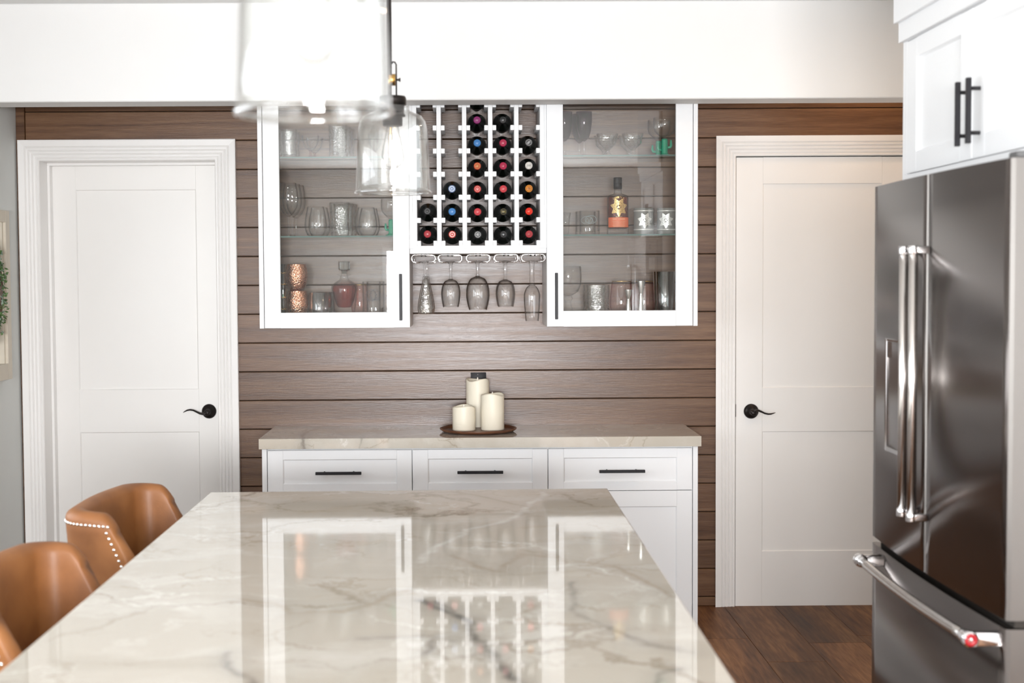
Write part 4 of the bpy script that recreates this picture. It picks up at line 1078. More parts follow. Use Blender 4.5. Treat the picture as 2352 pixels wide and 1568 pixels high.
for i, py_ in enumerate((509, 512.3, 515.5, 518.6, 521)):
    e_ = MB(); w_ = (.030, .027, .026, .028, .026)[i]; x_ = -w_
    while x_ < w_:
        L_ = random.uniform(.003, .007); stroke(e_, [(x_, hz2(py_)), (min(x_ + L_, w_), hz2(py_))], .0016, .0002); x_ += L_ + .0012
    on_cyl(e_, RL + .0001).build('small_print', M['cream_print'], bo, world=False)['kind'] = 'stuff'
# frosted badge tumblers
def badge_tumbler(px, label, turn):
    Y = F1; m_ = Y / F; R = 22.6 * m_; H = atY(px, 478.8, Y).z - Mi; h_ = lambda py: atY(px, py, Y).z - Mi
    t = thing('badge_tumbler', label, 'glass', (atY(px, 500, Y).x, Y, Mi + .0004), 'frosted tumblers with a silver star badge')
    MB().lathe(shell([(0, 0), (R * .96, 0), (R, .003), (R, H)], .0028, .012), 40).build('glass_body', M['frosted'], t, world=False)
    bands = MB()
    for (a, b_) in ((486.2, 483.6), (529.0, 526.2)):
        bands.lathe([(R + .0001, h_(a)), (R + .0006, h_(a)), (R + .0006, h_(b_)), (R + .0001, h_(b_)), (R + .0001, h_(a))], 40)
    bands.build('silver_bands', M['silver_print'], t, world=False)
    badge(R, h_(507), 17.5 * m_, M['silver_print'], t); t.rotation_euler = (0, 0, turn); return t
badge_tumbler(1478.5, 'frosted tumbler with silver star badge next to the amber bottle', 0.0)
badge_tumbler(1532, 'frosted tumbler with silver star badge at the outer end of its shelf', -.25)
# bottom of the amber-bottle cabinet
item('thick_goblet', 1305, 62, 612, FZR, F1 + .02, 'thick-stemmed beer goblet cut off by the handle-side stile')
g = 'diamond-cut whisky tumblers'
a = item('cut_tumbler', 1373, 54, 654.5, FZR, F1, 'diamond-cut whisky tumbler between the beer goblet and the pink glasses', group=g)
behind(a, 1, ['diamond-cut whisky tumbler behind the one beside the beer goblet'], .106, g, -.006)
g = 'pink glasses with gold rims'
item('pink_stemless', 1427, 54, 645, FZR, F1 + .01, 'pink gold-rimmed glass behind the small jigger', group=g)
item('pink_stemless', 1479, 50, 645, FZR, F1 + .02, 'pink gold-rimmed glass behind the tall jigger', group=g)
item('jigger', 1443.5, 18.5, 665, FZR, F1 - .055, 'small steel jigger in front of the pink glasses', 'jigger', 'steel jiggers')
item('jigger', 1472.5, 19.5, 645, FZR, F1 - .055, 'tall steel jigger in front of the pink glasses', 'jigger', 'steel jiggers')
g = 'tall mirrored mixing glasses'
a = item('shaker_glass', 1528, 43, 624, FZR, F1, 'tall mirrored mixing glass beside the pink glasses', group=g)
behind(a, 1, ['tall mirrored mixing glass behind its twin beside the pink glasses'], .09, g, .0)

# ------------------------------------------------------------------ wine bottles
M['bottle'] = simple('dark_bottle_glass', (0.004, 0.006, 0.004), 0.05, var=0, coat=1.0, coatr=0.02)
YBASE = YW - .014; LB_ = .300
def foil(c, e): 
    key = 'foil_%d' % len([k for k in M if k.startswith('foil')]); M[key] = simple(key, c, 0.3, var=.05, scale=80, spec=.6)
    k2 = 'emb_%d' % len([k for k in M if k.startswith('emb')]); M[k2] = simple(k2, e, 0.35, var=0); return M[key], M[k2]
FO = {'dark red': foil((.40, .035, .045), (.55, .10, .10)), 'black': foil((.02, .02, .02), (.11, .11, .11)), 'blue': foil((.06, .22, .52), (.12, .34, .68)),
      'red': foil((.60, .045, .06), (.78, .20, .20)), 'black and gold': foil((.02, .02, .02), (.42, .33, .08)), 'bright red': foil((.75, .02, .015), (.88, .15, .03)),
      'silver-blue': foil((.22, .32, .55), (.80, .84, .90)), 'red and white': foil((.65, .06, .05), (.92, .72, .66)), 'orange': foil((.80, .30, .04), (.25, .08, .02)),
      'red and gold': foil((.55, .07, .04), (.75, .48, .14)), 'white': foil((.85, .82, .76), (.20, .20, .18)), 'silver': foil((.10, .10, .10), (.75, .75, .75)),
      'purple': foil((.28, .03, .16), (.48, .12, .30)), 'crimson': foil((.42, .02, .07), (.58, .07, .12)), 'plum': foil((.06, .02, .05), (.12, .05, .1))}
RWB = .0405
bot_mesh = MB().lathe([(0, .012), (.018, .006), (.033, 0), (.038, 0), (RWB, .005), (RWB, .178), (.0375, .196), (.028, .212), (.0185, .228), (.0150, .242), (.0142, .293), (0, .293)], 36, axis='-y')
cap_mesh = lambda: MB().lathe([(.01545, .232), (.0156, .2325), (.0149, .242), (.0149, .296), (.0160, .297), (.0160, .3005), (.0152, .3025), (0, .3025)], 28, axis='-y')
emb_kind = {}
def emblem(style):
    e_ = MB(); y_ = -.3026
    def ring(r0, r1):
        e_.lathe([(r0, .3026), (r1, .3026), (r1, .3034), (r0, .3034), (r0, .3026)], 24, axis='-y')
    if style == 'ring': ring(.0085, .0125); ring(.0, .0035)
    elif style == 'ring2': ring(.0105, .0118); ring(.004, .0055)
    elif style == 'script':
        for dz_s in (-.004, 0, .004):
            e_.tube([(-.008 + .002 * k, -.3032, dz_s * .8 + .0016 * math.sin(k * 2.1 + dz_s * 900)) for k in range(9)], .0008, 5)
        ring(.0115, .0122)
    elif style == 'slash':
        e_.tube([(-.008, -.3032, -.006), (0, -.3032, .004), (.008, -.3032, .006)], .0011, 6); e_.tube([(-.005, -.3032, -.008), (.003, -.3032, .000), (.007, -.3032, .002)], .0009, 6); ring(.0118, .0126)
    elif style == 'crest':
        for k in range(6):
            t_ = PI * k / 3; e_.tube([(.003 * math.cos(t_), -.3032, .003 * math.sin(t_)), (.008 * math.cos(t_), -.3032, .008 * math.sin(t_))], .0012, 6)
        ring(.0, .0025); ring(.0108, .0122)
    return e_
meshes = {}
def bottle(col, row, colour, style, label):
    X = (cx_[col] + cx_[col + 1]) / 2; z = lug_z[row] + .0110 + math.sqrt(RWB ** 2 - ((cx_[col + 1] - cx_[col]) / 2 - .0257) ** 2) + .0004
    t = thing('wine_bottle', label, 'bottle', (X, YBASE, z), 'wine bottles in the rack')
    if 'b' not in meshes:
        o = bot_mesh.build('bottle_body', M['bottle'], t, world=False); meshes['b'] = o
        c = cap_mesh().build('capsule', FO[colour][0], t, world=False); meshes['c'] = c
    else:
        o = meshes['b'].copy(); COL.objects.link(o); o.parent = t
        c = meshes['c'].copy(); c.data = c.data.copy(); c.data.materials[0] = FO[colour][0]; COL.objects.link(c); c.parent = t
    emblem(style).build('cap_emblem', FO[colour][1], t, world=False)
COLN = ['first column by the decanter cabinet', 'second column from the decanter cabinet', 'middle column of the rack', 'fourth column from the decanter cabinet', 'column by the amber bottle cabinet']
ROWN = ['bottom row', 'second row up', 'third row up', 'fourth row up', 'fifth row up', 'sixth row up', 'top row under the header']
WB = [(0, 0, 'dark red', 'ring2'), (1, 0, 'red and white', 'ring'), (2, 0, 'silver', 'crest'), (3, 0, 'black', 'ring2'), (4, 0, 'dark red', 'crest'),
      (0, 1, 'black', 'ring'), (1, 1, 'blue', 'ring2'), (2, 1, 'red', 'script'), (3, 1, 'black and gold', 'script'), (4, 1, 'bright red', 'slash'),
      (1, 2, 'silver-blue', 'ring'), (2, 2, 'red and white', 'ring2'), (3, 2, 'red', 'script'), (4, 2, 'orange', 'crest'),
      (2, 3, 'red and gold', 'crest'), (3, 3, 'crimson', 'slash'), (4, 3, 'white', 'script'),
      (2, 4, 'blue', 'script'), (3, 4, 'crimson', 'ring2'), (4, 4, 'silver', 'slash'),
      (2, 5, 'purple', 'script'), (3, 5, 'black', 'ring2'), (2, 6, 'plum', 'ring2')]
for c_, r_, col_, st_ in WB:
    bottle(c_, r_, col_, st_, 'wine bottle with %s cap, %s, %s' % (col_, ROWN[r_], COLN[c_]))

# ------------------------------------------------------------------ stemware racks and hanging glasses
loops = [(943.6, 1001.2), (1004.8, 1062.4), (1069.8, 1127.2), (1134.2, 1191.8), (1196.2, 1253.6)]
YS = YR + .012
zt_l, zb_l = atY(1098, 584.6, YS).z, atY(1098, 601.2, YS).z
LN = ['ribbed flute', 'first round wine glasses', 'largest wine glasses', 'second round wine glasses', 'tall narrow flutes']
for i, (a, b_) in enumerate(loops):
    xa, xb = atY(a + 1.3, 592, YS).x, atY(b_ - 1.3, 592, YS).x; xc = (xa + xb) / 2
    t = thing('stemware_rack', 'chrome wire stemware loop holding the ' + LN[i], 'stemware rack', (xc, YS, SHB), 'wire stemware racks under the wine rack')
    r = (zt_l - zb_l) / 2; hw = (xb - xa) / 2; g_ = .0165; zc_ = (zt_l + zb_l) / 2
    pts = [(xc - g_, YW - .03, zb_l), (xc - g_, YS + .012, zb_l), (xc - g_ - .003, YS + .003, zb_l), (xc - g_ - .010, YS, zb_l)]
    pts += [(xc - hw + r - r * math.sin(u), YS, zc_ - r * math.cos(u)) for u in [PI * k / 10 for k in range(11)]]
    pts += [(xc + hw - r + r * math.sin(u), YS, zc_ + r * math.cos(u)) for u in [PI * k / 10 for k in range(11)]]
    pts += [(xc + g_ + .010, YS, zb_l), (xc + g_ + .003, YS + .003, zb_l), (xc + g_, YS + .012, zb_l), (xc + g_, YW - .03, zb_l)]
    MB().tube(pts, .0022, 8).build('wire_loop', M['wire'], t)
    m_ = MB()
    for yy in (YS + .05, YW - .08):
        m_.tube([(xc - g_, yy, zb_l), (xc - hw + .006, yy, zb_l), (xc - hw + .002, yy, zc_), (xc - hw + .006, yy, zt_l), (xc + hw - .006, yy, zt_l), (xc + hw - .002, yy, zc_), (xc + hw - .006, yy, zb_l), (xc + g_, yy, zb_l)], .0019, 8)
    m_.build('cross_wire', M['wire'], t)
    s_ = MB()
    for yy in (YS + .045,):
        for xx in (xc - .009, xc + .009): s_.lathe([(0, 0), (.0032, 0), (.0038, .002), (.0030, .0115), (0, .0115)], 12, (xx, yy, SHB - .0118)); 
    s_.build('screw', M['bronze'], t)
def hang(px, kind, wmax, y_start, y_max, rim_y, wrim, stem_w, rows, name, labels, group, ribs=0, dxs=0.0):
    Y = YS + .050; m_ = Y / F; X = atY(px, 650, Y).x; z0 = zb_l + .0024
    t = thing(name, labels[0], 'glass', (X, Y, z0), group)
    h = lambda py: z0 - atY(px, py, Y).z         # measured downward
    foot = [(0, -.0042), (.031, -.0018), (.0315, -.0006), (.031, 0), (.012, .004), (stem_w / 2 * m_ * 1.25, .010), (stem_w / 2 * m_, .022), (stem_w / 2 * m_, h(y_start) - .008), (stem_w / 2 * m_ * 1.5, h(y_start)), (0, h(y_start) + .0005)]
    MB().lathe(foot, 28, axis='-z').build('stem', M['glass'], t, world=False)
    A, B_, C_ = h(y_start), h(y_max), h(rim_y); Rm, Rr = wmax / 2 * m_, wrim / 2 * m_; s0 = stem_w / 2 * m_ * 1.2
    o_ = []
    for k in range(9):
        u = k / 8
        e = (u ** .5 if kind == 'round' else u ** 1.15 if kind == 'long' else u ** .75)
        o_.append((s0 + (Rm - s0) * math.sin(PI / 2 * e) if kind != 'long' else s0 + (Rm - s0) * (u ** 1.2 * (1.6 - .6 * u)), A + (B_ - A) * u))
    for k in range(1, 6):
        u = k / 5; o_.append((Rm + (Rr - Rm) * (u ** 1.5), B_ + (C_ - B_) * u))
    sh_ = [(0, A + .0008)] + o_ + [(o_[-1][0] - .0006, C_ + .0004)] + [(r - .0014, hh_) for r, hh_ in o_[::-1] if r > .006 and hh_ > A + .004] + [(0, A + .006)]
    md_ = cosmod(ribs, .05, A + .01, 9) if ribs else None
    MB().lathe(sh_, 48 if ribs else 36, axis='-z', mod=md_).build('bowl', M['cut'] if ribs else M['glass'], t, world=False)
    for i in range(1, rows): dup(t, (X + dxs * i, Y + (.106 if wmax > 50 else .094) * i, z0), labels[i], group)
hang(977, 'long', 37, 634, 706, 720.5, 33, 8, 2, 'ribbed_flute', ['ribbed bell-shaped flute hanging nearest the decanter cabinet', 'ribbed bell-shaped flute hanging behind its twin by the decanter cabinet'], 'ribbed flutes hanging', 14, .004)
hang(1035, 'round', 44, 641, 676, 705, 36, 6, 3, 'hanging_wine_glass', ['round wine glass hanging next to the ribbed flute, front', 'round wine glass hanging next to the ribbed flute, middle of three', 'round wine glass hanging next to the ribbed flute, nearest the planks'], 'wine glasses hanging in the loops')
hang(1097.5, 'round', 54, 634, 678, 711.5, 41, 6, 3, 'hanging_wine_glass', ['large wine glass hanging in the centre loop, front of three', 'large wine glass hanging in the centre loop, middle of three', 'large wine glass hanging in the centre loop, nearest the planks'], 'wine glasses hanging in the loops')
hang(1161.8, 'round', 43, 642, 676, 704, 35, 6, 3, 'hanging_wine_glass', ['round wine glass hanging next to the narrow flute, front', 'round wine glass hanging next to the narrow flute, middle of three', 'round wine glass hanging next to the narrow flute, nearest the planks'], 'wine glasses hanging in the loops')
hang(1222, 'mid', 37.5, 655, 681, 737, 30, 10.5, 2, 'champagne_flute', ['tall narrow champagne flute hanging by the amber bottle cabinet', 'tall narrow champagne flute hanging behind its twin'], 'champagne flutes hanging', 0, .003)

# ------------------------------------------------------------------ tray, candles, outlet
tc_ = atZ(1098.5, 990.5, CZ1); TR = 88.5 * tc_.y / F
tr = MB(); tr.lathe([(0, .0002), (TR * .82, .0002), (TR * .93, .004), (TR, .0125), (TR + .0006, .0165), (TR - .003, .017), (TR * .93, .0085), (TR * .86, .0065), (0, .0065)], 64, (tc_.x, tc_.y, CZ1))
tag(tr.build('wooden_tray', M['tray']), 'round dark walnut tray under the candles', 'tray')
def pillar(px, py_bot, py_top, w, label, seed):
    zt_ = CZ1 + .0069
    e0 = atZ(px, py_bot, zt_); R = w / 2 * (e0.y + .05) / F; Y = e0.y + R * .92; X = atY(px, 950, Y).x; H = atY(px, py_top, Y - R * .5).z - zt_
    t = thing('pillar_candle', label, 'candle', (X, Y, zt_), 'ivory flameless pillar candles')
    mb = MB(); seg = 48
    prof = [(0, 0), (R - .002, 0), (R, .002), (R, H * .5), (R, H - .006), (R - .0015, H), (R - .005, H - .001), (R - .008, H - .010), (R * .4, H - .014), (0, H - .014)]
    mb.lathe(prof, seg)
    rnd = random.Random(seed); ph = [rnd.uniform(0, 6.28) for _ in range(3)]
    vs = []
    for (x, y, z) in mb.v:
        if z > H - .0115 and math.hypot(x, y) > R - .009:
            a = math.atan2(y, x); z += .0045 * math.cos(2 * a + ph[0]) * 1.0 + .002 * math.cos(3 * a + ph[1])
        vs.append((x, y, z))
    mb.v = vs; mb.build('wax_body', M['candle'], t, world=False)
    MB().lathe([(0, H - .0139), (.0035, H - .0139), (.0045, H - .008), (.0048, H - .003), (.003, H + .006), (0, H + .012)], 16).build('flame_tip', M['flame'], t, world=False)
pillar(1097.5, 981.5, 872, 53, 'tallest ivory pillar candle at the back of the tray', 3)
pillar(1131.2, 989.3, 906, 54, 'medium ivory pillar candle on the tray, beside the tallest', 5)
pillar(1065.5, 990.3, 934, 53, 'shortest ivory pillar candle on the tray', 9)
ox, oz1 = atY(1099, 860, YW - .004), atY(1099, 855, YW - .004).z
op = thing('outlet_plate', 'black outlet plate on the planks behind the tallest candle', 'outlet', (ox.x, YW, oz1 - .058))
MB().box(ox.x - .0355, ox.x + .0355, YW - .0075, YW - .0014, oz1 - .116, oz1, .002, seg=2).build('plate', M['black'], op)
f_ = MB(); f_.box(ox.x - .017, ox.x + .017, YW - .0090, YW - .0076, oz1 - .100, oz1 - .030, .0006)
f_.build('receptacle', M['bronze'], op)
M['screw'] = simple('plate_screw', (.35, .34, .33), .3, metal=.8)
MB().lathe([(0, 0), (.003, 0), (.003, .0012), (0, .0015)], 12, (ox.x - .003, YW - .0076, oz1 - .010), '-y').build('plate_screw', M['screw'], op)

# ------------------------------------------------------------------ counter stools
def leather():
    m, nt, b = newmat('tan_leather'); setp(b, rough=0.46, spec=0.4)
    tc = N(nt, 'ShaderNodeTexCoord'); n1 = N(nt, 'ShaderNodeTexNoise'); n1.inputs['Scale'].default_value = 7; n1.inputs['Detail'].default_value = 5
    nt.links.new(tc.outputs['Object'], n1.inputs['Vector'])
    r = ramp(nt, [(0.3, (0.18, 0.068, 0.022)), (0.55, (0.27, 0.108, 0.034)), (0.75, (0.34, 0.145, 0.048))]); nt.links.new(n1.outputs['Fac'], r.inputs[0]); nt.links.new(r.outputs[0], b.inputs['Base Color'])
    v = N(nt, 'ShaderNodeTexVoronoi'); v.inputs['Scale'].default_value = 260; nt.links.new(tc.outputs['Object'], v.inputs['Vector'])
    bp = N(nt, 'ShaderNodeBump'); bp.inputs['Strength'].default_value = 0.12; bp.inputs['Distance'].default_value = 0.001
    nt.links.new(v.outputs['Distance'], bp.inputs['Height']); nt.links.new(bp.outputs[0], b.inputs['Normal']); return m
M['leather'] = leather()
M['stool_leg'] = wood('stool_leg_wood', [(0.05, 0.028, 0.018), (0.09, 0.05, 0.03), (0.13, 0.075, 0.045)], 'z', rough=.45, vary=.05)
M['nail'] = simple('polished_nailhead', (0.92, 0.90, 0.86), 0.12, metal=1.0, var=0)
def plan(z, zt=.95, inset=0.0):
    """outer planform of the wrapped back at height z, near wing first"""
    hw = .270 - inset - (zt - z) * .05; xb = -.225 + inset - (z - .66) * .06; xf = -.105 + (zt - z) * .42; rc = .075 - inset * .6
    pts = []
    for k in range(8): pts.append((xf + (xb + rc - xf) * k / 8, -hw))
    for k in range(9):
        a = PI / 2 * k / 8; pts.append((xb + rc - rc * math.sin(a), -hw + rc - rc * math.cos(a)))
    for k in range(1, 12):
        u = k / 12; y = -hw + rc + (2 * hw - 2 * rc) * u; pts.append((xb - .012 * math.sin(PI * u), y))
    for k in range(9):
        a = PI / 2 * (1 - k / 8); pts.append((xb + rc - rc * math.sin(a), hw - rc + rc * math.cos(a)))
    for k in range(1, 9): pts.append((xb + rc + (xf - xb - rc) * k / 8, hw))
    return pts
def make_stool(loc, rz, label):
    g = 'tan leather counter stools along the island'
    t = thing('counter_stool', label, 'stool', (0, 0, FZ), g)
    ZB, ZTP = .60, .95; nl = 12
    outer = [plan(ZB + (ZTP - .022 - ZB) * k / nl) for k in range(nl + 1)]
    zz = [ZB + (ZTP - .022 - ZB) * k / nl for k in range(nl + 1)]
    rows = [(p, z) for p, z in zip(outer, zz)]
    th = .052
    for a in (.35, .75, 1.15, PI / 2, 2.0, 2.4, 2.8):
        rows.append((plan(ZTP - .022, inset=th / 2 * (1 - math.cos(a))), ZTP - .022 + .022 * math.sin(a)))
    for k in range(nl, -1, -1): rows.append((plan(zz[k], inset=th), zz[k]))
    n = len(rows[0][0]); mb = MB(); vs = []
    crest = lambda i: .012 * math.sin(PI * i / (n - 1))
    for p, z in rows:
        for i, (x, y) in enumerate(p):
            f = max(0, (z - ZB) / (ZTP - ZB))
            # rounded front corners: the last stations drop below the crest
            ee = min(i, n - 1 - i); drop = .034 * max(0, 1 - ee / 5.0) ** 2 * f ** 3
            vs.append((x, y, z + crest(i) * f - drop))
    R_ = len(rows); fs = []
    for j in range(R_):
        k = (j + 1) % R_
        for i in range(n - 1): fs.append((j * n + i, j * n + i + 1, k * n + i + 1, k * n + i))
    # close wing fronts with a rounded face
    mb.add(vs, fs, 0, True)
    base = 0
    for i in (0, n - 1):
        cen = []
        h = R_ // 2
        for j in range(h):
            a, b_ = Vector(vs[j * n + i]), Vector(vs[(R_ - 1 - j) * n + i]); c = (a + b_) / 2; c.x += .018 * min(1, (a - b_).length / th) * (math.sqrt(min(1, (nl - j) * .0275 / .11)) if j <= nl else 0); cen.append(c)
        st = len(mb.v); mb.v += [tuple(c) for c in cen]
        for j in range(h - 1):
            a, b_, c, d = j * n + i, (j + 1) * n + i, (R_ - 1 - j) * n + i, (R_ - 2 - j) * n + i
            mb.f += [(a, b_, st + j + 1, st + j), (st + j, st + j + 1, d, c)]; mb.m += [0, 0]; mb.s += [True, True]
        j = h - 1; mids = [(j + q) * n + i for q in range(0, R_ - 2 * h + 2)]
        mb.f.append(tuple(mids + [st + j])); mb.m.append(0); mb.s.append(True)
        mb.f.append((i, st, (R_ - 1) * n + i)); mb.m.append(0); mb.s.append(True)
    bo_ = mb.build('backrest', M['leather'], t, world=False)
    # nailheads along the outer face
    nh = MB()
    def nail(p, nx, ny):
        c = (p[0] + nx * .0005, p[1] + ny * .0005, p[2]); r = .0042
        ico = []
        for a in range(4):
            ph = a / 3 * PI / 2
            for b_ in range(8):
                q = 2 * PI * b_ / 8; u = (r * math.cos(ph) * math.cos(q), r * math.cos(ph) * math.sin(q), r * .6 * math.sin(ph))
                tx, ty = -ny, nx
                ico.append((c[0] + tx * u[0] + nx * u[2], c[1] + ty * u[0] + ny * u[2], c[2] + u[1]))
        fs = [(a * 8 + b_, a * 8 + (b_ + 1) % 8, (a + 1) * 8 + (b_ + 1) % 8, (a + 1) * 8 + b_) for a in range(3) for b_ in range(8)]
        nh.add(ico, fs, 0, True)
    # horizontal run just under the crest, all the way round
    zr = ZTP - .030; p = plan(zr); L = 0; last = None
    path = [Vector((x, y, zr + crest(i) * .92)) for i, (x, y) in enumerate(p)][2:-2]
    def walk(path, step):
        out = []; acc = 0; out.append((path[0], path[1] - path[0]))
        for a, b_ in zip(path, path[1:]):
            d = (b_ - a).length; s = step - acc
            while s <= d: out.append((a + (b_ - a) * (s / d), b_ - a)); s += step
            acc = (acc + d) % step
        return out
    for q, d in walk(path, .0112):
        d = Vector((d.x, d.y)).normalized(); nail(q, -d.y, d.x)
    for s in (-1, 1):
        for k in range(1, 22):
            z_ = zr - .0140 * k; pl = plan(z_); x0 = pl[0][0] - .028; 
            nail((x0, s * (-pl[0][1]), z_), 0, s)
    no_ = nh.build('nailheads', M['nail'], t, world=False); no_['kind'] = 'stuff'; no_['label'] = 'row of polished nailheads round the back and wings'
    # seat
    sc_ = MB(); sc_.box(-.168, .215, -.195, .195, .585, .665, .028, seg=4); sc_.build('seat', M['leather'], t, world=False)
    for sx, sy in ((-1, -1), (-1, 1), (1, -1), (1, 1)):
        top = Vector((.165 * sx, .175 * sy, .590)); bot = Vector((.185 * sx, .215 * sy, 0.0)); l = MB(); w0, w1 = .021, .015
        l.add([(top.x + a * w0, top.y + b_ * w0, top.z) for a, b_ in ((-1, -1), (1, -1), (1, 1), (-1, 1))] + [(bot.x + a * w1, bot.y + b_ * w1, bot.z) for a, b_ in ((-1, -1), (1, -1), (1, 1), (-1, 1))],
              [(0, 1, 2, 3), (7, 6, 5, 4), (0, 4, 5, 1), (1, 5, 6, 2), (2, 6, 7, 3), (3, 7, 4, 0)])
        l.build('leg', M['stool_leg'], t, world=False)
    for z, a, b_ in ((.20, (.18, -.19), (.18, .19)), (.26, (-.175, -.19), (-.175, .19)), (.23, (-.17, -.195), (.17, -.195)), (.23, (-.17, .195), (.17, .195))):
        MB().tube([(a[0], a[1], z), (b_[0], b_[1], z)], .011, 10).build('stretcher', M['stool_leg'], t, world=False)
    t.location = (loc[0], loc[1], FZ); t.rotation_euler = (0, 0, rz)
    return t
s1 = make_stool((-.762, 3.772), math.radians(-4.5), 'tan leather counter stool nearer the white door, nailheads in view')
dup(s1, (-.772, 2.885, FZ), 'tan leather counter stool partly cropped, overlapping the other stool')

# ------------------------------------------------------------------ pendant lamps
def make_pendant(X, Y, zr, label):
    t = thing('pendant_lamp', label, 'pendant lamp', (X, Y, zr), 'clear glass pendant lamps over the island')
    gp = [(.1005, 0), (.0990, .006), (.0975, .04), (.0945, .12), (.0915, .165), (.0865, .186), (.0760, .200), (.0600, .208), (.0480, .213), (.0440, .219), (.0455, .226), (.0400, .2285)]
    inn = [(r - .0032, h - (.002 if h > .19 else 0)) for r, h in gp][::-1]
    inn = inn[:-3] + [(.0935, .036), (.0915, .022), (.0925, .010), (.0955, .001)]
    sh_ = gp + inn + [gp[0]]
    MB().lathe(sh_, 64).build('glass_shade', M['pendant_glass'], t, world=False)
    MB().tube([(.0985 * math.cos(2 * PI * k_ / 64), .0985 * math.sin(2 * PI * k_ / 64), .0005) for k_ in range(64)], .0042, 10, cyclic=True).build('rim_bead', M['bead_glass'], t, world=False)
    MB().lathe([(0, .2290), (.030, .2290), (.0365, .2295), (.0365, .247), (.034, .2525), (.010, .2545), (0, .2545)], 40).build('cap', M['bronze'], t, world=False)
    MB().lathe([(0, .2285), (.031, .2285), (.031, .206), (.034, .2055), (.034, .200), (.0262, .1995), (.0262, .176), (.0235, .1745), (0, .1745)], 36).build('socket', M['bronze'], t, world=False)
    bb = [(0, .0640), (.010, .0650), (.020, .0705), (.0285, .083), (.0300, .095), (.0275, .115), (.0220, .140), (.0175, .158), (.0155, .1740)]
    MB().lathe(bb + [(r - .0008, h) for r, h in bb[1:]][::-1] + [(0, .0650)], 32).build('bulb', M['glass'], t, world=False)
    f_ = MB()
    for x in (-.006, .006): f_.tube([(x, 0, .152), (x * 1.15, 0, .098)], .0016, 8)
    f_.build('filament', M['filament'], t, world=False)
    xo = -.0068; k = MB()
    k.tube([(xo, 0, .300), (xo, 0, CEIL - zr - .022)], .0062, 16); k.build('rod', M['bronze'], t, world=False)
    MB().lathe([(0, 0), (.055, 0), (.06, .004), (.06, .018), (.05, .022), (0, .022)], 36, (xo, 0, CEIL - zr - .0225)).build('ceiling_canopy', M['bronze'], t, world=False)
    b = MB(); b.tube([(xo - .002, 0, .296), (xo + .015, 0, .296)], .0155, 24); b.build('swivel', M['brass'], t, world=False)
    y_ = MB(); y_.tube([(xo + .0175, 0, .254), (xo + .0175, 0, .336), (xo + .014, 0, .342), (xo + .008, 0, .343), (xo + .006, 0, .338)], .0022, 10)
    y_.tube([(xo, 0, .2545), (xo, 0, .285)], .0058, 12); y_.tube([(xo + .0155, 0, .296), (xo + .027, 0, .296)], .0028, 12); y_.tube([(xo + .0245, 0, .296), (xo + .0285, 0, .296)], .005, 12)
    y_.build('bracket', M['bronze'], t, world=False)
    return t
M['bead_glass'] = glass('rim_bead_glass', tint=(0.80, 0.80, 0.79), edge=(0.62, 0.62, 0.60), blend=.5, boost=5.0)
M['pendant_glass'] = glass('pendant_shade_glass', tint=(0.985, 0.99, 0.985), edge=(0.62, 0.61, 0.60), blend=0.5, boost=2.0)
zr_ = 1.554 + (632 - 443) / 3267 * 3.78
YP1, YP2 = 3.78, 1.84
p_ = make_pendant(atY(903, 430, YP1).x, YP1, zr_, 'clear glass bell pendant lamp in front of the wall cabinet')
dup(p_, (atY(722, 240, YP2).x, YP2, zr_ - .010), 'large blurred clear glass pendant lamp nearest the camera')

# ------------------------------------------------------------------ old window frame on the side wall, with greenery
M['frame'] = simple('chipped_cream_paint', (0.66, 0.60, 0.50), 0.55, var=.10, scale=14, bump=.2, bscale=40)
M['leaf'] = simple('boxwood_leaf', (0.10, 0.19, 0.06), 0.5, var=.35, scale=60)
M['leaf2'] = simple('pale_eucalyptus_leaf', (0.24, 0.31, 0.24), 0.55, var=.25, scale=60)
XFm = XL + .036
fy = atX(25, 676, XFm).y; fz1, fz0 = atX(22.5, 484.5, XFm).z, atX(27, 869.5, XFm).z
fy0 = fy - .72; wf = thing('old_window_frame', 'old cream wooden window frame hung on the pale side wall', 'frame', (XL + .018, (fy + fy0) / 2, fz0))
b = MB(); w_ = .052
b.box(XL + .001, XFm, fy - w_, fy, fz0, fz1, .0015); b.box(XL + .001, XFm, fy0, fy0 + w_, fz0, fz1, .0015)
b.box(XL + .001, XFm, fy0 + w_, fy - w_, fz0, fz0 + .07, .0015); b.box(XL + .001, XFm, fy0 + w_, fy - w_, fz1 - w_, fz1, .0015)
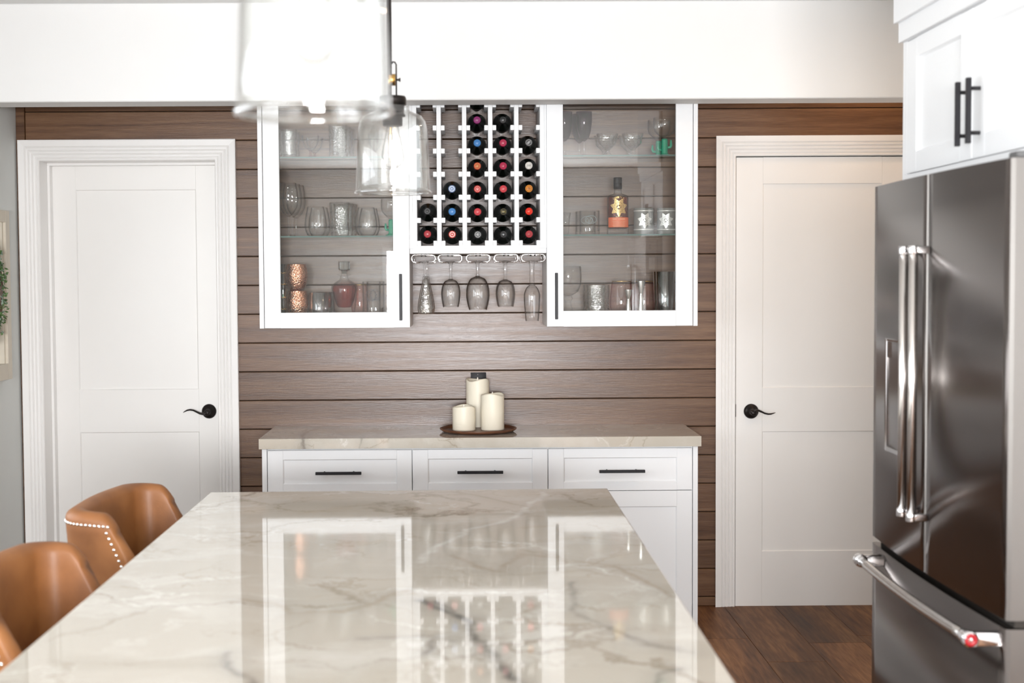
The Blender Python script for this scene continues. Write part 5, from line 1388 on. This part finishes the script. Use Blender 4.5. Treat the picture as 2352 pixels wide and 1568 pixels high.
b.box(XL + .001, XFm - .012, fy - w_ - .014, fy - w_, fz0 + .07, fz1 - w_); b.box(XL + .001, XFm - .012, fy0 + w_, fy0 + w_ + .014, fz0 + .07, fz1 - w_)
b.build('sash', M['frame'], wf)
zm = atX(12, 670, XFm - .01).z
MB().box(XL + .004, XFm - .008, fy0 + w_ + .0142, fy - w_ - .0142, zm - .011, zm + .011, .002).build('glazing_bar', M['frame'], wf)
MB().box(XL + .004, XFm - .008, (fy + fy0) / 2 - .010, (fy + fy0) / 2 + .010, fz0 + .071, zm - .0112, .002).build('glazing_bar', M['frame'], wf)
MB().box(XL + .004, XFm - .008, (fy + fy0) / 2 - .010, (fy + fy0) / 2 + .010, zm + .0112, fz1 - w_ - .001, .002).build('glazing_bar', M['frame'], wf)
cy, cz = (fy + fy0) / 2, zm + .005; rw = .19
wt = thing('wreath', 'green leafy wreath hanging on the old window frame', 'wreath', (XFm + .02, cy, cz))
MB().tube([(XFm + .016, cy + rw * math.cos(2 * PI * k / 40), cz + rw * math.sin(2 * PI * k / 40)) for k in range(40)], .007, 8, cyclic=True).build('twig_ring', M['stool_leg'], wt)
rn = random.Random(4)
for nm, mt, cnt in (('leaves', 'leaf', 560), ('pale_leaves', 'leaf2', 260)):
    lv = MB()
    for _ in range(cnt):
        a = rn.uniform(0, 2 * PI); r = rw + rn.gauss(0, .018); c = Vector((XFm + .014 + abs(rn.gauss(0, .007)), cy + r * math.cos(a), cz + r * math.sin(a)))
        d = Vector((rn.uniform(.1, .9), rn.uniform(-1, 1), rn.uniform(-1, 1))).normalized(); s = d.cross(Vector((rn.random(), rn.random(), rn.random())).normalized()).normalized()
        L, w2 = rn.uniform(.012, .022), rn.uniform(.004, .007); nn = d.cross(s) * .002
        lv.add([c, c + d * L * .5 + s * w2 + nn, c + d * L, c + d * L * .5 - s * w2 + nn, c + d * L * .5 - nn], [(0, 1, 4), (1, 2, 4), (2, 3, 4), (3, 0, 4)], 0, True)
    o_ = lv.build(nm, M[mt], wt); o_['kind'] = 'stuff'
